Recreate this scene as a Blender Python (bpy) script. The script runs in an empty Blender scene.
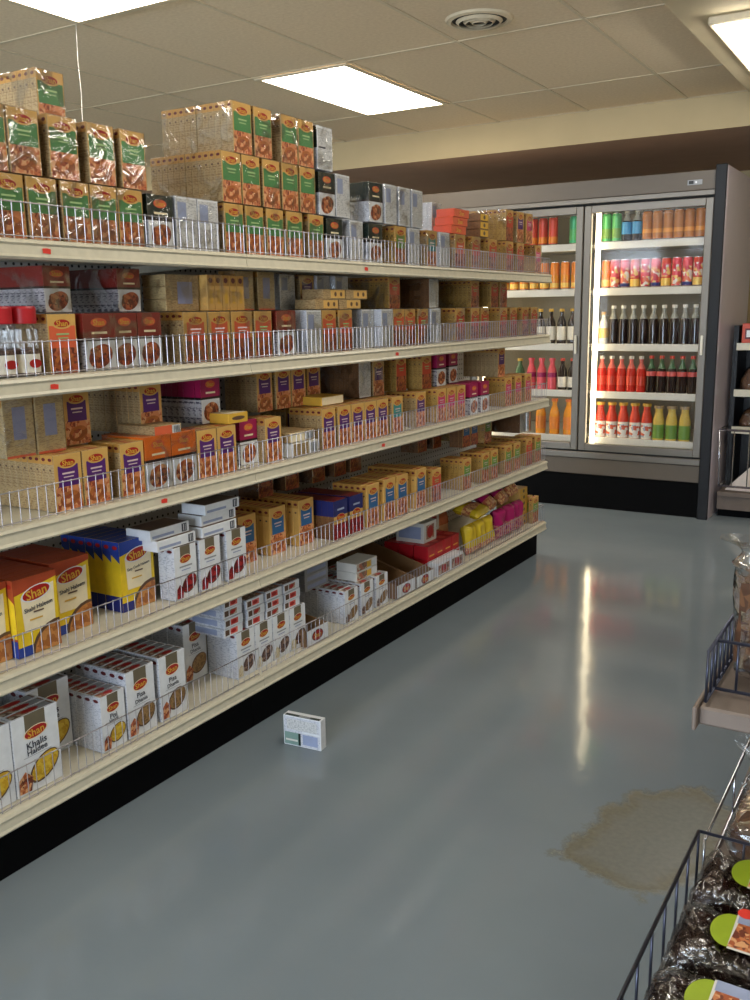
import bpy, bmesh, math, random
from mathutils import Matrix, Vector
random.seed(7)
S = bpy.context.scene
COL = S.collection
PI = math.pi

# ------------------------------------------------------------------ materials
def lin(c):
    return tuple((x/12.92 if x <= .04045 else ((x+.055)/1.055)**2.4) for x in (v/255 for v in c)) + (1,)
MATS = {}
def newmat(name):
    m = bpy.data.materials.new(name); m.use_nodes = True
    nt = m.node_tree; MATS[name] = m
    return m, nt, nt.nodes['Principled BSDF']
def N(nt, t, **kw):
    n = nt.nodes.new(t)
    for k, v in kw.items():
        if k in n.inputs: n.inputs[k].default_value = v
        else: setattr(n, k, v)
    return n
def L(nt, a, b): nt.links.new(a, b)
def ramp(nt, stops, interp='LINEAR'):
    r = nt.nodes.new('ShaderNodeValToRGB'); r.color_ramp.interpolation = interp
    e = r.color_ramp.elements
    while len(e) > 1: e.remove(e[-1])
    e[0].position = stops[0][0]; e[0].color = stops[0][1]
    for p, c in stops[1:]:
        x = e.new(p); x.color = c
    return r
def flat(name, rgb, rough=.5, metal=0, var=.06, scale=40, spec=.5):
    m, nt, b = newmat(name)
    c = lin(rgb)
    tc = N(nt, 'ShaderNodeTexCoord'); no = N(nt, 'ShaderNodeTexNoise', Scale=scale, Detail=3)
    L(nt, tc.outputs['Object'], no.inputs['Vector'])
    lo = tuple(max(0, v*(1-var)) for v in c[:3])+(1,); hi = tuple(min(1, v*(1+var)) for v in c[:3])+(1,)
    r = ramp(nt, [(.3, lo), (.7, hi)]); L(nt, no.outputs['Fac'], r.inputs['Fac'])
    L(nt, r.outputs['Color'], b.inputs['Base Color'])
    b.inputs['Roughness'].default_value = rough; b.inputs['Metallic'].default_value = metal
    b.inputs['Specular IOR Level'].default_value = spec
    return m
def food(name, cols, scale=60, rough=.45):
    m, nt, b = newmat(name)
    tc = N(nt, 'ShaderNodeTexCoord')
    n1 = N(nt, 'ShaderNodeTexNoise', Scale=scale*.5, Detail=2)
    L(nt, tc.outputs['Object'], n1.inputs['Vector'])
    mx = N(nt, 'ShaderNodeVectorMath', operation='MULTIPLY_ADD')
    L(nt, n1.outputs['Color'], mx.inputs[0]); mx.inputs[1].default_value = (.03,)*3
    L(nt, tc.outputs['Object'], mx.inputs[2])
    v = N(nt, 'ShaderNodeTexVoronoi', Scale=scale); L(nt, mx.outputs[0], v.inputs['Vector'])
    sep = N(nt, 'ShaderNodeSeparateColor'); L(nt, v.outputs['Color'], sep.inputs[0])
    k = len(cols)
    r = ramp(nt, [((i+.0)/k, lin(c)) for i, c in enumerate(cols)], 'CONSTANT' if k > 3 else 'LINEAR')
    L(nt, sep.outputs[0], r.inputs['Fac']); L(nt, r.outputs['Color'], b.inputs['Base Color'])
    b.inputs['Roughness'].default_value = rough
    return m
def printed(name, bg, ink, sc=(60, 60, 260), amount=.5, rough=.45):
    """a carton face printed with rows of small type"""
    m, nt, b = newmat(name)
    tc = N(nt, 'ShaderNodeTexCoord'); mp = N(nt, 'ShaderNodeMapping'); mp.inputs['Scale'].default_value = sc
    L(nt, tc.outputs['Object'], mp.inputs['Vector'])
    no = N(nt, 'ShaderNodeTexNoise', Scale=1.0, Detail=2); L(nt, mp.outputs[0], no.inputs['Vector'])
    r = ramp(nt, [(.0, lin(bg)), (amount, lin(bg)), (amount+.12, lin(ink))]); L(nt, no.outputs['Fac'], r.inputs['Fac'])
    L(nt, r.outputs['Color'], b.inputs['Base Color']); b.inputs['Roughness'].default_value = rough
    return m
def emit(name, rgb, strength):
    m, nt, b = newmat(name)
    b.inputs['Base Color'].default_value = (.8, .8, .8, 1)
    b.inputs['Emission Color'].default_value = rgb+(1,); b.inputs['Emission Strength'].default_value = strength
    return m
def clear(name, base=.05, wrinkle=.35, scale=22, rough=.1, tint=(1, 1, 1), stretch=(1, 1, 1), bump=.5):
    """clear plastic film or glass: see-through with crinkled gloss"""
    m = bpy.data.materials.new(name); m.use_nodes = True; MATS[name] = m
    nt = m.node_tree; nt.nodes.remove(nt.nodes['Principled BSDF']); out = nt.nodes['Material Output']
    tr = N(nt, 'ShaderNodeBsdfTransparent'); tr.inputs['Color'].default_value = tint+(1,)
    gl = N(nt, 'ShaderNodeBsdfGlossy'); gl.inputs['Roughness'].default_value = rough
    mix = N(nt, 'ShaderNodeMixShader'); L(nt, tr.outputs[0], mix.inputs[1]); L(nt, gl.outputs[0], mix.inputs[2]); L(nt, mix.outputs[0], out.inputs['Surface'])
    lw = N(nt, 'ShaderNodeLayerWeight', Blend=.25)
    if wrinkle > 0:
        tc = N(nt, 'ShaderNodeTexCoord'); oi = N(nt, 'ShaderNodeObjectInfo')
        ad = N(nt, 'ShaderNodeVectorMath', operation='MULTIPLY_ADD')
        cmb = N(nt, 'ShaderNodeCombineXYZ'); L(nt, oi.outputs['Random'], cmb.inputs[0]); L(nt, oi.outputs['Random'], cmb.inputs[2])
        L(nt, cmb.outputs[0], ad.inputs[0]); ad.inputs[1].default_value = (9, 9, 9)
        mp = N(nt, 'ShaderNodeMapping'); mp.inputs['Scale'].default_value = stretch
        L(nt, tc.outputs['Object'], mp.inputs['Vector']); L(nt, mp.outputs[0], ad.inputs[2])
        no = N(nt, 'ShaderNodeTexNoise', Scale=scale, Detail=2, Distortion=1.2); L(nt, ad.outputs[0], no.inputs['Vector'])
        bp = N(nt, 'ShaderNodeBump', Strength=bump, Distance=.01); L(nt, no.outputs['Fac'], bp.inputs['Height'])
        L(nt, bp.outputs[0], gl.inputs['Normal'])
        r = ramp(nt, [(.5, (base,)*3+(1,)), (.68, (base+wrinkle,)*3+(1,))]); L(nt, no.outputs['Fac'], r.inputs['Fac'])
        mm = N(nt, 'ShaderNodeMath', operation='MULTIPLY_ADD'); L(nt, lw.outputs['Fresnel'], mm.inputs[0]); mm.inputs[1].default_value = .5
        L(nt, r.outputs['Color'], mm.inputs[2]); L(nt, mm.outputs[0], mix.inputs[0])
    else:
        mm = N(nt, 'ShaderNodeMath', operation='MULTIPLY_ADD'); L(nt, lw.outputs['Fresnel'], mm.inputs[0]); mm.inputs[1].default_value = .5
        mm.inputs[2].default_value = base; L(nt, mm.outputs[0], mix.inputs[0])
    return m

PAL = dict(gold=(208,164,90), goldtop=(184,136,64), cream=(240,225,190), palecream=(214,190,190), palegreen2=(150,180,120), salmon2=(196,150,120), green=(76,132,76), dkgreen=(16,34,26), lgreen=(110,150,62), teal=(60,140,140),
  purple=(84,34,110), blue=(44,98,150), navy=(30,36,98), redp=(200,72,44), orangep=(214,96,60), pink=(205,50,110), magenta=(160,24,80), orange=(226,112,26),
  kred=(134,42,34), kdark=(40,18,18), logored=(168,26,22), white=(226,228,232), offwhite=(216,212,204), brown=(96,70,52), khaki=(110,100,80), yellow=(232,196,40),
  dalred=(170,70,38), blueb=(34,62,150), navyb=(36,44,120), ink=(60,62,74), black=(14,14,15), cardboard=(130,98,66), tancard=(168,142,104), gray=(150,152,156),
  labelblue=(140,144,176), redcap=(176,22,34), maroon=(96,18,28), goldyel=(214,168,60), coral=(214,84,70), bluegray=(150,160,190), salmon=(226,110,96))
for k, v in PAL.items(): flat(k, v, .42)
food('curry', [(164,82,48),(198,112,68),(212,136,88),(140,62,40),(220,166,118)], 110)
food('gravy', [(170,96,40),(190,110,52),(150,80,36)], 60)
food('kebab', [(130,56,34),(166,78,44),(190,104,64),(104,42,28)], 120)
food('beans', [(150,22,26),(120,14,20),(180,40,40),(96,10,16)], 150)
food('haldi', [(214,170,34),(196,148,26),(226,190,60)], 120)
food('dhania', [(140,106,62),(120,88,48),(160,124,76)], 160)
food('powder', [(120,92,80),(90,64,58),(150,122,104),(70,46,44)], 130)
food('paste', [(200,184,150),(180,160,120),(216,204,176)], 110)
food('meat', [(196,120,72),(166,84,44),(216,160,112),(110,50,30)], 100)
food('yelfood', [(206,170,84),(222,190,110),(180,136,58)], 90)
food('porridge', [(186,120,60),(200,138,76),(160,96,46)], 70)
food('toppic', [(140,104,84),(178,104,78),(120,92,76),(196,180,160),(150,120,104)], 90)
food('cake', [(16,8,8),(28,14,12),(40,20,16)], 60, .12)
food('bread', [(92,60,36),(110,74,46),(72,44,26)], 50, .7)
printed('spine', (172,146,104), (138,110,74), (110,110,420), .48)
printed('spinegold', (178,142,74), (140,106,52), (110,110,420), .48); printed('spinebrown', (124,86,52), (98,66,40), (110,110,420), .48)
printed('spinewhite', (206,208,216), (160,164,178), (120,120,420), .52)
printed('backwhite', (208,208,208), (160,162,166), (150,120,420), .5)
printed('kspine', (188,182,184), (84,76,90), (60,60,240), .5)
printed('backtan', (188,164,118), (160,134,94), (110,110,400), .5)
flat('shelfwhite', (214,206,186), .4); flat('channel', (206,198,176), .35); flat('pegwhite', (196,194,190), .5)
flat('kick', (6,6,8), .75, 0, .1, 20, .1); flat('chrome', (196,196,204), .22, 1.0, .02); flat('fencewire', (176,170,172), .38, .9, .02); flat('darkwire', (70,72,86), .35, .8, .05)
flat('tag', (224,60,46), .5)
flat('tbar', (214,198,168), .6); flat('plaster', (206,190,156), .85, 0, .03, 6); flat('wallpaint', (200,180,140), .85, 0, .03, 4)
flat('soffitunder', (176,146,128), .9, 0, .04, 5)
flat('coolergray', (98,88,77), .45, .1, .03, 8); flat('alu', (124,118,110), .36, .45, .03, 12); flat('coolerblack', (13,11,12), .4, 0, .05, 10, .3)
flat('laminate', (192,180,188), .28, 0, .03, 5); flat('coolerwhite', (226,222,210), .4, 0, .02, 10); flat('coolerback', (150,138,112), .5, 0, .05, 90); food('canprint', [(222,84,96),(238,200,120),(236,226,214),(196,44,64),(226,120,90)], 55, .3); food('fruitlabel', [(226,222,214),(206,90,54),(150,176,200),(226,222,214)], 50, .3); flat('gasket', (12,12,12), .7)
flat('woodgray', (112,98,88), .6, 0, .1, 14); flat('labelgreen', (150,170,40), .35); flat('palegreen', (122,150,142), .5); flat('paper', (206,196,190), .7)
flat('colaglass', (30,14,12), .08, 0, .1, 20); flat('redjuice', (196,40,28), .1, 0, .05, 20); flat('orangejuice', (232,150,40), .15, 0, .05, 20)
flat('yeljuice', (216,186,90), .15, 0, .05, 20); flat('amber', (190,112,24), .15, 0, .1, 20); flat('clearneck', (150,150,140), .08, 0, .1, 20); flat('greenglass', (70,104,70), .1, 0, .1, 20)
flat('canmetal', (200,200,204), .25, .9, .02); flat('cangreen', (80,170,96), .3, .2, .05); flat('canteal', (60,166,110), .3, .2); flat('canorange', (222,128,36), .3, .2); flat('canred', (206,66,44), .3, .2)
flat('canpink', (222,84,96), .3, .2); flat('canyellow', (236,196,96), .3, .2); flat('bluelabel', (60,150,200), .35); flat('redlabel', (206,86,80), .4); flat('whitelabel', (230,224,210), .4)
flat('bagmagenta', (160,20,90), .22); flat('baggreen', (24,84,56), .22); flat('bagyellow', (206,176,40), .25); flat('bagorange', (196,110,70), .25); flat('bagpicture', (206,150,104), .3)
food('bagfood', [(206,150,90),(226,190,130),(170,90,60)], 80, .3)
food('bagpowder', [(170,60,110),(206,150,110),(140,20,80)], 90, .3)
clear('film', .045, .34, 13, .1)
clear('bagfilm', .09, .42, 14, .12, bump=.8); clear('trayfilm', .02, .4, 75, .12, bump=.6)
clear('jarglass', .05, 0); clear('doorglass', .015, 0)
emit('troffer', (1, .93, .80), 13.0); emit('tube', (1, .95, .84), 16.0); emit('led', (1, .83, .52), 8.5)

# dark-pegged panel
m, nt, b = newmat('pegboard')
tc = N(nt, 'ShaderNodeTexCoord'); sx = N(nt, 'ShaderNodeSeparateXYZ'); L(nt, tc.outputs['Object'], sx.inputs[0])
ds = []
for ax in ('Y', 'Z'):
    q = N(nt, 'ShaderNodeMath', operation='DIVIDE'); L(nt, sx.outputs[ax], q.inputs[0]); q.inputs[1].default_value = .0254
    f = N(nt, 'ShaderNodeMath', operation='FRACT'); L(nt, q.outputs[0], f.inputs[0])
    s2 = N(nt, 'ShaderNodeMath', operation='SUBTRACT'); L(nt, f.outputs[0], s2.inputs[0]); s2.inputs[1].default_value = .5
    p = N(nt, 'ShaderNodeMath', operation='POWER'); L(nt, s2.outputs[0], p.inputs[0]); p.inputs[1].default_value = 2
    ds.append(p)
a = N(nt, 'ShaderNodeMath', operation='ADD'); L(nt, ds[0].outputs[0], a.inputs[0]); L(nt, ds[1].outputs[0], a.inputs[1])
c = N(nt, 'ShaderNodeMath', operation='LESS_THAN'); L(nt, a.outputs[0], c.inputs[0]); c.inputs[1].default_value = .028
mx = N(nt, 'ShaderNodeMix', data_type='RGBA'); L(nt, c.outputs[0], mx.inputs[0]); mx.inputs[6].default_value = lin((190,188,186)); mx.inputs[7].default_value = lin((24,22,22))
L(nt, mx.outputs[2], b.inputs['Base Color']); b.inputs['Roughness'].default_value = .5

# painted concrete floor with one worn patch
m, nt, b = newmat('floorpaint')
tc = N(nt, 'ShaderNodeTexCoord')
n1 = N(nt, 'ShaderNodeTexNoise', Scale=1.3, Detail=5); L(nt, tc.outputs['Object'], n1.inputs['Vector'])
r1 = ramp(nt, [(.3, lin((117,127,134))), (.7, lin((130,139,145)))]); L(nt, n1.outputs['Fac'], r1.inputs['Fac'])
n2 = N(nt, 'ShaderNodeTexNoise', Scale=11, Detail=7, Roughness=.75); L(nt, tc.outputs['Object'], n2.inputs['Vector'])
# the worn patch has an angular outline: distance outside a six-sided shape, frayed by noise
poly = [(-.707,1.982), (-.63,2.36), (-.471,2.488), (-.34,2.37), (-.37,2.05), (-.477,1.909)]
last = None
for (ax, ay), (bx, by) in zip(poly, poly[1:]+poly[:1]):
    nx, ny = -(by-ay), bx-ax; q = math.hypot(nx, ny); nx /= q; ny /= q
    d = N(nt, 'ShaderNodeVectorMath', operation='DOT_PRODUCT'); L(nt, tc.outputs['Object'], d.inputs[0]); d.inputs[1].default_value = (nx, ny, 0)
    s3 = N(nt, 'ShaderNodeMath', operation='SUBTRACT'); L(nt, d.outputs['Value'], s3.inputs[0]); s3.inputs[1].default_value = nx*ax+ny*ay
    if last is None: last = s3
    else:
        m3 = N(nt, 'ShaderNodeMath', operation='MAXIMUM'); L(nt, last.outputs[0], m3.inputs[0]); L(nt, s3.outputs[0], m3.inputs[1]); last = m3
ad = N(nt, 'ShaderNodeMath', operation='MULTIPLY_ADD'); L(nt, n2.outputs['Fac'], ad.inputs[0]); ad.inputs[1].default_value = .16; L(nt, last.outputs[0], ad.inputs[2])
rm = ramp(nt, [(.0, (.55,)*3+(1,)), (.49, (.7,)*3+(1,)), (.535, (1,1,1,1)), (.565, (0,0,0,1))])
dv = N(nt, 'ShaderNodeMath', operation='ADD'); L(nt, ad.outputs[0], dv.inputs[0]); dv.inputs[1].default_value = .47; L(nt, dv.outputs[0], rm.inputs['Fac'])
n3 = N(nt, 'ShaderNodeTexNoise', Scale=70, Detail=3); L(nt, tc.outputs['Object'], n3.inputs['Vector'])
r3 = ramp(nt, [(.35, lin((100,95,78))), (.7, lin((116,111,93)))]); L(nt, n3.outputs['Fac'], r3.inputs['Fac'])
mx = N(nt, 'ShaderNodeMix', data_type='RGBA'); L(nt, rm.outputs['Color'], mx.inputs[0]); L(nt, r1.outputs['Color'], mx.inputs[6]); L(nt, r3.outputs['Color'], mx.inputs[7])
n4 = N(nt, 'ShaderNodeTexNoise', Scale=260, Detail=1); L(nt, tc.outputs['Object'], n4.inputs['Vector'])
L(nt, mx.outputs[2], b.inputs['Base Color'])
rr = N(nt, 'ShaderNodeMath', operation='MULTIPLY_ADD'); L(nt, rm.outputs['Color'], rr.inputs[0]); rr.inputs[1].default_value = .3; rr.inputs[2].default_value = .10
b.inputs['Specular IOR Level'].default_value = .4
L(nt, rr.outputs[0], b.inputs['Roughness'])
n5 = N(nt, 'ShaderNodeTexNoise', Scale=14, Detail=2); L(nt, tc.outputs['Object'], n5.inputs['Vector'])
bp = N(nt, 'ShaderNodeBump', Strength=.025, Distance=.02); L(nt, n5.outputs['Fac'], bp.inputs['Height']); L(nt, bp.outputs[0], b.inputs['Normal'])

# mineral ceiling tile
m, nt, b = newmat('ceilingtile')
tc = N(nt, 'ShaderNodeTexCoord'); n1 = N(nt, 'ShaderNodeTexNoise', Scale=55, Detail=4, Roughness=.7); L(nt, tc.outputs['Object'], n1.inputs['Vector'])
r1 = ramp(nt, [(.35, lin((222,202,170))), (.65, lin((234,215,184)))]); L(nt, n1.outputs['Fac'], r1.inputs['Fac']); L(nt, r1.outputs['Color'], b.inputs['Base Color'])
bp = N(nt, 'ShaderNodeBump', Strength=.15, Distance=.003); L(nt, n1.outputs['Fac'], bp.inputs['Height']); L(nt, bp.outputs[0], b.inputs['Normal']); b.inputs['Roughness'].default_value = .95

# ------------------------------------------------------------------ mesh helper
TEXT = {}
def text_shape(s):
    """outline of a line of type, normalised to width 1 (height in proportion), centred"""
    if s in TEXT: return TEXT[s]
    cu = bpy.data.curves.new('type', 'FONT'); cu.body = s; cu.resolution_u = 2; cu.offset = .018
    o = bpy.data.objects.new('type', cu); COL.objects.link(o)
    bpy.context.view_layer.update()
    me = o.evaluated_get(bpy.context.evaluated_depsgraph_get()).to_mesh()
    vs = [(v.co.x, v.co.y) for v in me.vertices]; ps = [tuple(p.vertices) for p in me.polygons]
    x0, x1 = min(v[0] for v in vs), max(v[0] for v in vs); y0, y1 = min(v[1] for v in vs), max(v[1] for v in vs)
    w = x1-x0
    vs = [((x-(x0+x1)/2)/w, (y-(y0+y1)/2)/w) for x, y in vs]
    TEXT[s] = (vs, ps, (y1-y0)/w)
    o.evaluated_get(bpy.context.evaluated_depsgraph_get()).to_mesh_clear()
    bpy.data.objects.remove(o); bpy.data.curves.remove(cu)
    return TEXT[s]
class MB:
    def __init__(s): s.v = []; s.f = []; s.m = []; s.names = []; s.smooth = []
    def mi(s, n):
        if n not in s.names: s.names.append(n)
        return s.names.index(n)
    def poly(s, pts, mat, sm=False):
        b = len(s.v); s.v += [tuple(p) for p in pts]; s.f.append(tuple(range(b, b+len(pts)))); s.m.append(s.mi(mat)); s.smooth.append(sm)
    def mesh_part(s, vs, fs, mat, sm=False):
        b = len(s.v); s.v += [tuple(p) for p in vs]; k = s.mi(mat)
        for f in fs: s.f.append(tuple(b+i for i in f)); s.m.append(k); s.smooth.append(sm)
    def box(s, x0, x1, y0, y1, z0, z1, mat, bev=0, mats=None):
        if bev <= 0:
            vs = [(x, y, z) for x in (x0, x1) for y in (y0, y1) for z in (z0, z1)]
            fs = [(0,1,3,2), (4,6,7,5), (0,4,5,1), (2,3,7,6), (0,2,6,4), (1,5,7,3)]
            keys = ['B', 'F', 'L', 'R', 'D', 'T']
            for f, k in zip(fs, keys): s.mesh_part([vs[i] for i in f], [(0,1,2,3)], (mats or {}).get(k, mat))
            return
        bm = bmesh.new(); bmesh.ops.create_cube(bm, size=1)
        for v in bm.verts: v.co = ((x0+x1)/2+v.co.x*(x1-x0), (y0+y1)/2+v.co.y*(y1-y0), (z0+z1)/2+v.co.z*(z1-z0))
        bmesh.ops.bevel(bm, geom=list(bm.edges), offset=bev, segments=1, affect='EDGES', profile=.5)
        bm.verts.index_update(); bm.normal_update()
        base = len(s.v); s.v += [tuple(v.co) for v in bm.verts]
        for f in bm.faces:
            n = f.normal; k = None
            if n.x > .9: k = 'F'
            elif n.x < -.9: k = 'B'
            elif n.y < -.9: k = 'L'
            elif n.y > .9: k = 'R'
            elif n.z > .9: k = 'T'
            elif n.z < -.9: k = 'D'
            s.f.append(tuple(base+v.index for v in f.verts)); s.m.append(s.mi((mats or {}).get(k, mat))); s.smooth.append(False)
        bm.free()
    def tube(s, p0, p1, r, mat, n=6, caps=True):
        p0 = Vector(p0); p1 = Vector(p1); d = (p1-p0).normalized()
        a = d.orthogonal().normalized(); c = d.cross(a)
        vs = [tuple(p+(a*math.cos(2*PI*i/n)+c*math.sin(2*PI*i/n))*r) for p in (p0, p1) for i in range(n)]
        fs = [(i, (i+1) % n, n+(i+1) % n, n+i) for i in range(n)]
        if caps: fs += [tuple(reversed(range(n))), tuple(range(n, 2*n))]
        s.mesh_part(vs, fs, mat, n > 6)
    def lathe(s, prof, n, mats, cx=0, cy=0, cz=0):
        """prof [(r, z)...]; mats one name, or one per segment"""
        for i in range(len(prof)-1):
            (r0, z0), (r1, z1) = prof[i], prof[i+1]
            mt = mats if isinstance(mats, str) else mats[i]
            vs = []; 
            for r, z in ((r0, z0), (r1, z1)):
                for k in range(n): vs.append((cx+r*math.cos(2*PI*k/n), cy+r*math.sin(2*PI*k/n), cz+z))
            s.mesh_part(vs, [(k, (k+1) % n, n+(k+1) % n, n+k) for k in range(n)], mt, True)
    def build(s, name, parent=None, loc=None, weld=False):
        me = bpy.data.meshes.new(name); me.from_pydata(s.v, [], s.f)
        for n in s.names: me.materials.append(MATS[n])
        me.polygons.foreach_set('material_index', s.m); me.polygons.foreach_set('use_smooth', s.smooth)
        if weld:
            bm = bmesh.new(); bm.from_mesh(me); bmesh.ops.remove_doubles(bm, verts=bm.verts, dist=1e-5); bm.to_mesh(me); bm.free()
        me.update()
        return link(name, me, parent, loc)
def link(name, me, parent=None, loc=None):
    o = bpy.data.objects.new(name, me); COL.objects.link(o)
    if parent: o.parent = parent
    if loc: o.location = loc
    return o
def empty(name, loc, rz=0):
    o = bpy.data.objects.new(name, None); COL.objects.link(o); o.location = loc; o.rotation_euler = (0, 0, rz); o.empty_display_size = .05
    return o
def tag(o, label, cat, group=None, kind=None):
    o['label'] = label; o['category'] = cat
    if group: o['group'] = group
    if kind: o['kind'] = kind
    return o
def struct(o, label=None, cat=None):
    o['kind'] = 'structure'
    if label: o['label'] = label
    if cat: o['category'] = cat
    return o
ORD = 'first second third fourth fifth sixth seventh eighth ninth tenth eleventh twelfth thirteenth fourteenth fifteenth sixteenth seventeenth eighteenth nineteenth twentieth'.split()
ORD += ['twenty-'+o for o in ORD[:9]] + ['thirtieth']

# ------------------------------------------------------------------ carton art
class Face:
    def __init__(s, mb, o, u, v, n, w, h): s.mb, s.o, s.u, s.v, s.n, s.w, s.h = mb, Vector(o), Vector(u), Vector(v), Vector(n), w, h; s.k = 0
    def P(s, a, b, k): return s.o+s.u*(a*s.w)+s.v*(b*s.h)+s.n*(.00018*k)
    def poly(s, pts, mat): s.k += 1; s.mb.poly([s.P(a, b, s.k) for a, b in pts], mat)
    def rect(s, a0, b0, a1, b1, mat): s.poly([(a0, b0), (a1, b0), (a1, b1), (a0, b1)], mat)
    def ell(s, a, b, ra, rb, mat, rot=0, n=20):
        ra /= s.w; rb /= s.h
        pts = []
        for i in range(n):
            t = 2*PI*i/n; x = ra*s.w*math.cos(t); y = rb*s.h*math.sin(t)
            pts.append((a+(x*math.cos(rot)-y*math.sin(rot))/s.w, b+(x*math.sin(rot)+y*math.cos(rot))/s.h))
        for ax, lim, sg in ((0, .995, 1), (0, .005, -1), (1, .995, 1), (1, .005, -1)):   # keep the art inside the panel
            out = []
            for p, q in zip(pts, pts[1:]+pts[:1]):
                ip, iq = sg*(p[ax]-lim) <= 0, sg*(q[ax]-lim) <= 0
                if ip: out.append(p)
                if ip != iq:
                    k = (lim-p[ax])/(q[ax]-p[ax]); out.append((p[0]+(q[0]-p[0])*k, p[1]+(q[1]-p[1])*k))
            pts = out
            if len(pts) < 3: return
        s.poly(pts, mat)
    def text(s, t, a, b, width, mat, rot=0):
        vs, ps, _ = text_shape(t); s.k += 1
        s.mb.mesh_part([s.P(a+(x*math.cos(rot)-y*math.sin(rot))*width/s.w, b+(x*math.sin(rot)+y*math.cos(rot))*width/s.h, s.k) for x, y in vs], ps, mat)
    def logo(s, a, b, rw, rh, rot=.12, rim='white'):
        s.ell(a, b, rw*1.1, rh*1.16, rim, rot); s.ell(a, b, rw, rh, 'logored', rot); s.text('Shan', a, b, rw*1.5, 'goldyel', rot)
def carton_faces(mb, d, w, h):
    return dict(F=Face(mb, (d/2, -w/2, 0), (0,1,0), (0,0,1), (1,0,0), w, h), B=Face(mb, (-d/2, w/2, 0), (0,-1,0), (0,0,1), (-1,0,0), w, h),
        L=Face(mb, (-d/2, -w/2, 0), (1,0,0), (0,0,1), (0,-1,0), d, h), R=Face(mb, (d/2, w/2, 0), (-1,0,0), (0,0,1), (0,1,0), d, h),
        T=Face(mb, (d/2, -w/2, h), (0,1,0), (-1,0,0), (0,0,1), w, d))
def art_panel(f, panel, pic, bg='gold', wide=False):
    F = f['F']; a = .05 if wide else .14
    F.rect(.04, .0, .96, .45, pic)
    F.ell(.5, .2, F.w*.36, F.h*.14, 'gravy' if pic != 'gravy' else 'curry', .2); F.ell(.45, .2, F.w*.2, F.h*.07, pic, .5)
    F.rect(a, .43, 1-a, .80, panel); F.ell(.5, .83, F.w*.33, F.h*.085, bg, 0); F.ell(.5, .84, F.w*.27, F.h*.066, 'logored', 0); F.text('Shan', .5, .84, F.w*.4, 'goldyel')
    F.rect(.28, .645, .72, .675, 'palecream' if not wide else 'palegreen2'); F.rect(.32, .585, .68, .605, 'palecream' if not wide else 'palegreen2')
    for k in ('L', 'R'):
        G = f[k]; G.rect(.02, .84, .98, 1, 'goldtop'); G.ell(.5, .92, G.w*.3, G.h*.03, 'maroon', 0, 10); G.ell(.5, .74, G.w*.18, G.h*.02, 'brown', 0, 8)
    G = f['T']; G.rect(.1, .15, .9, .85, 'goldtop'); G.ell(.5, .5, G.w*.2, G.h*.25, 'logored', 0, 10)
    G = f['B']; G.rect(.28, .3, .72, .8, 'labelblue')
def art_white(f, pic, second=None, title=None, rot=.55, small=False):
    F = f['F']
    F.rect(.28, .76, .72, 1, 'khaki'); F.logo(.5, .75, F.w*.24, F.h*.07, .1, 'cream')
    if title:
        n = len(title)
        for i, t in enumerate(title): F.text(t, .5, .605-.085*i, F.w*.072*len(t), 'ink', .06)
        F.rect(.2, .46, .8, .466, 'gray')
    else:
        F.rect(.22, .60, .78, .63, 'gray'); F.rect(.3, .54, .7, .56, 'bluegray')
    F.ell(.62, .27, F.w*.36, F.h*.15, 'brown', rot, 18); F.ell(.63, .275, F.w*.33, F.h*.13, pic, rot, 18); F.poly([(.04, .04), (.3, .03), (.36, .2), (.2, .3), (.06, .22)], second or pic)
    for k in ('L', 'R'):
        G = f[k]; G.ell(.5, .93, G.w*.32, G.h*.03, 'maroon', 0, 10)
    G = f['T']; G.rect(.06, .1, .94, .9, 'toppic'); G.rect(.55, .1, .9, .9, 'gray'); G.ell(.5, .5, G.w*.18, G.h*.3, 'logored', 0, 12)
def art_k(f, top, pic, low='offwhite'):
    F = f['F']
    F.rect(0, .56, 1, 1, top); F.rect(0, .52, 1, .57, 'kdark'); F.ell(.5, .84, F.w*.26, F.h*.08, 'orangep'); F.text('Shan', .5, .84, F.w*.36, 'goldyel'); F.rect(.25, .64, .75, .68, 'cream')
    F.ell(.5, .25, F.w*.4, F.h*.2, pic, .35); F.ell(.35, .3, F.w*.2, F.h*.1, 'meat', -.4)
    for k in ('L', 'R'):
        G = f[k]; G.rect(0, .56, 1, 1, top); G.rect(0, .52, 1, .57, 'kdark')
    f['T'].rect(.02, .02, .98, .98, top)
    f['B'].rect(0, .56, 1, 1, top)
def art_haleem(f, top, body, base, words):
    F = f['F']
    F.rect(.02, .0, .98, 1, body); F.poly([(0, 1), (0, .80), (1, .92), (1, 1)], top); F.poly([(.18, .3), (.9, .3), (.92, .86), (.14, .76)], 'cream')
    F.poly([(0, 0), (.36, 0), (.36, .13), (0, .13)], base)
    F.ell(.86, .06, F.w*.56, F.h*.30, 'brown', .35); F.ell(.88, .05, F.w*.52, F.h*.27, 'porridge', .35); F.rect(1, 0, 1.0001, .01, base)
    F.logo(.5, .78, F.w*.32, F.h*.085, .14); F.text(words, .52, .6, F.w*.66, 'ink', .1); F.rect(.4, .53, .64, .55, 'brown'); F.rect(.3, .44, .6, .46, 'goldyel')
    for k in ('L', 'R'):
        G = f[k]; G.rect(0, .25, 1, .8, body); G.rect(0, 0, 1, .22, base); G.poly([(0, .82), (1, .7), (1, 1), (0, 1)], top); G.ell(.5, .92, G.w*.3, G.h*.03, 'logored', 0, 10)
    f['T'].rect(.01, .02, .99, .98, top)
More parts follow.
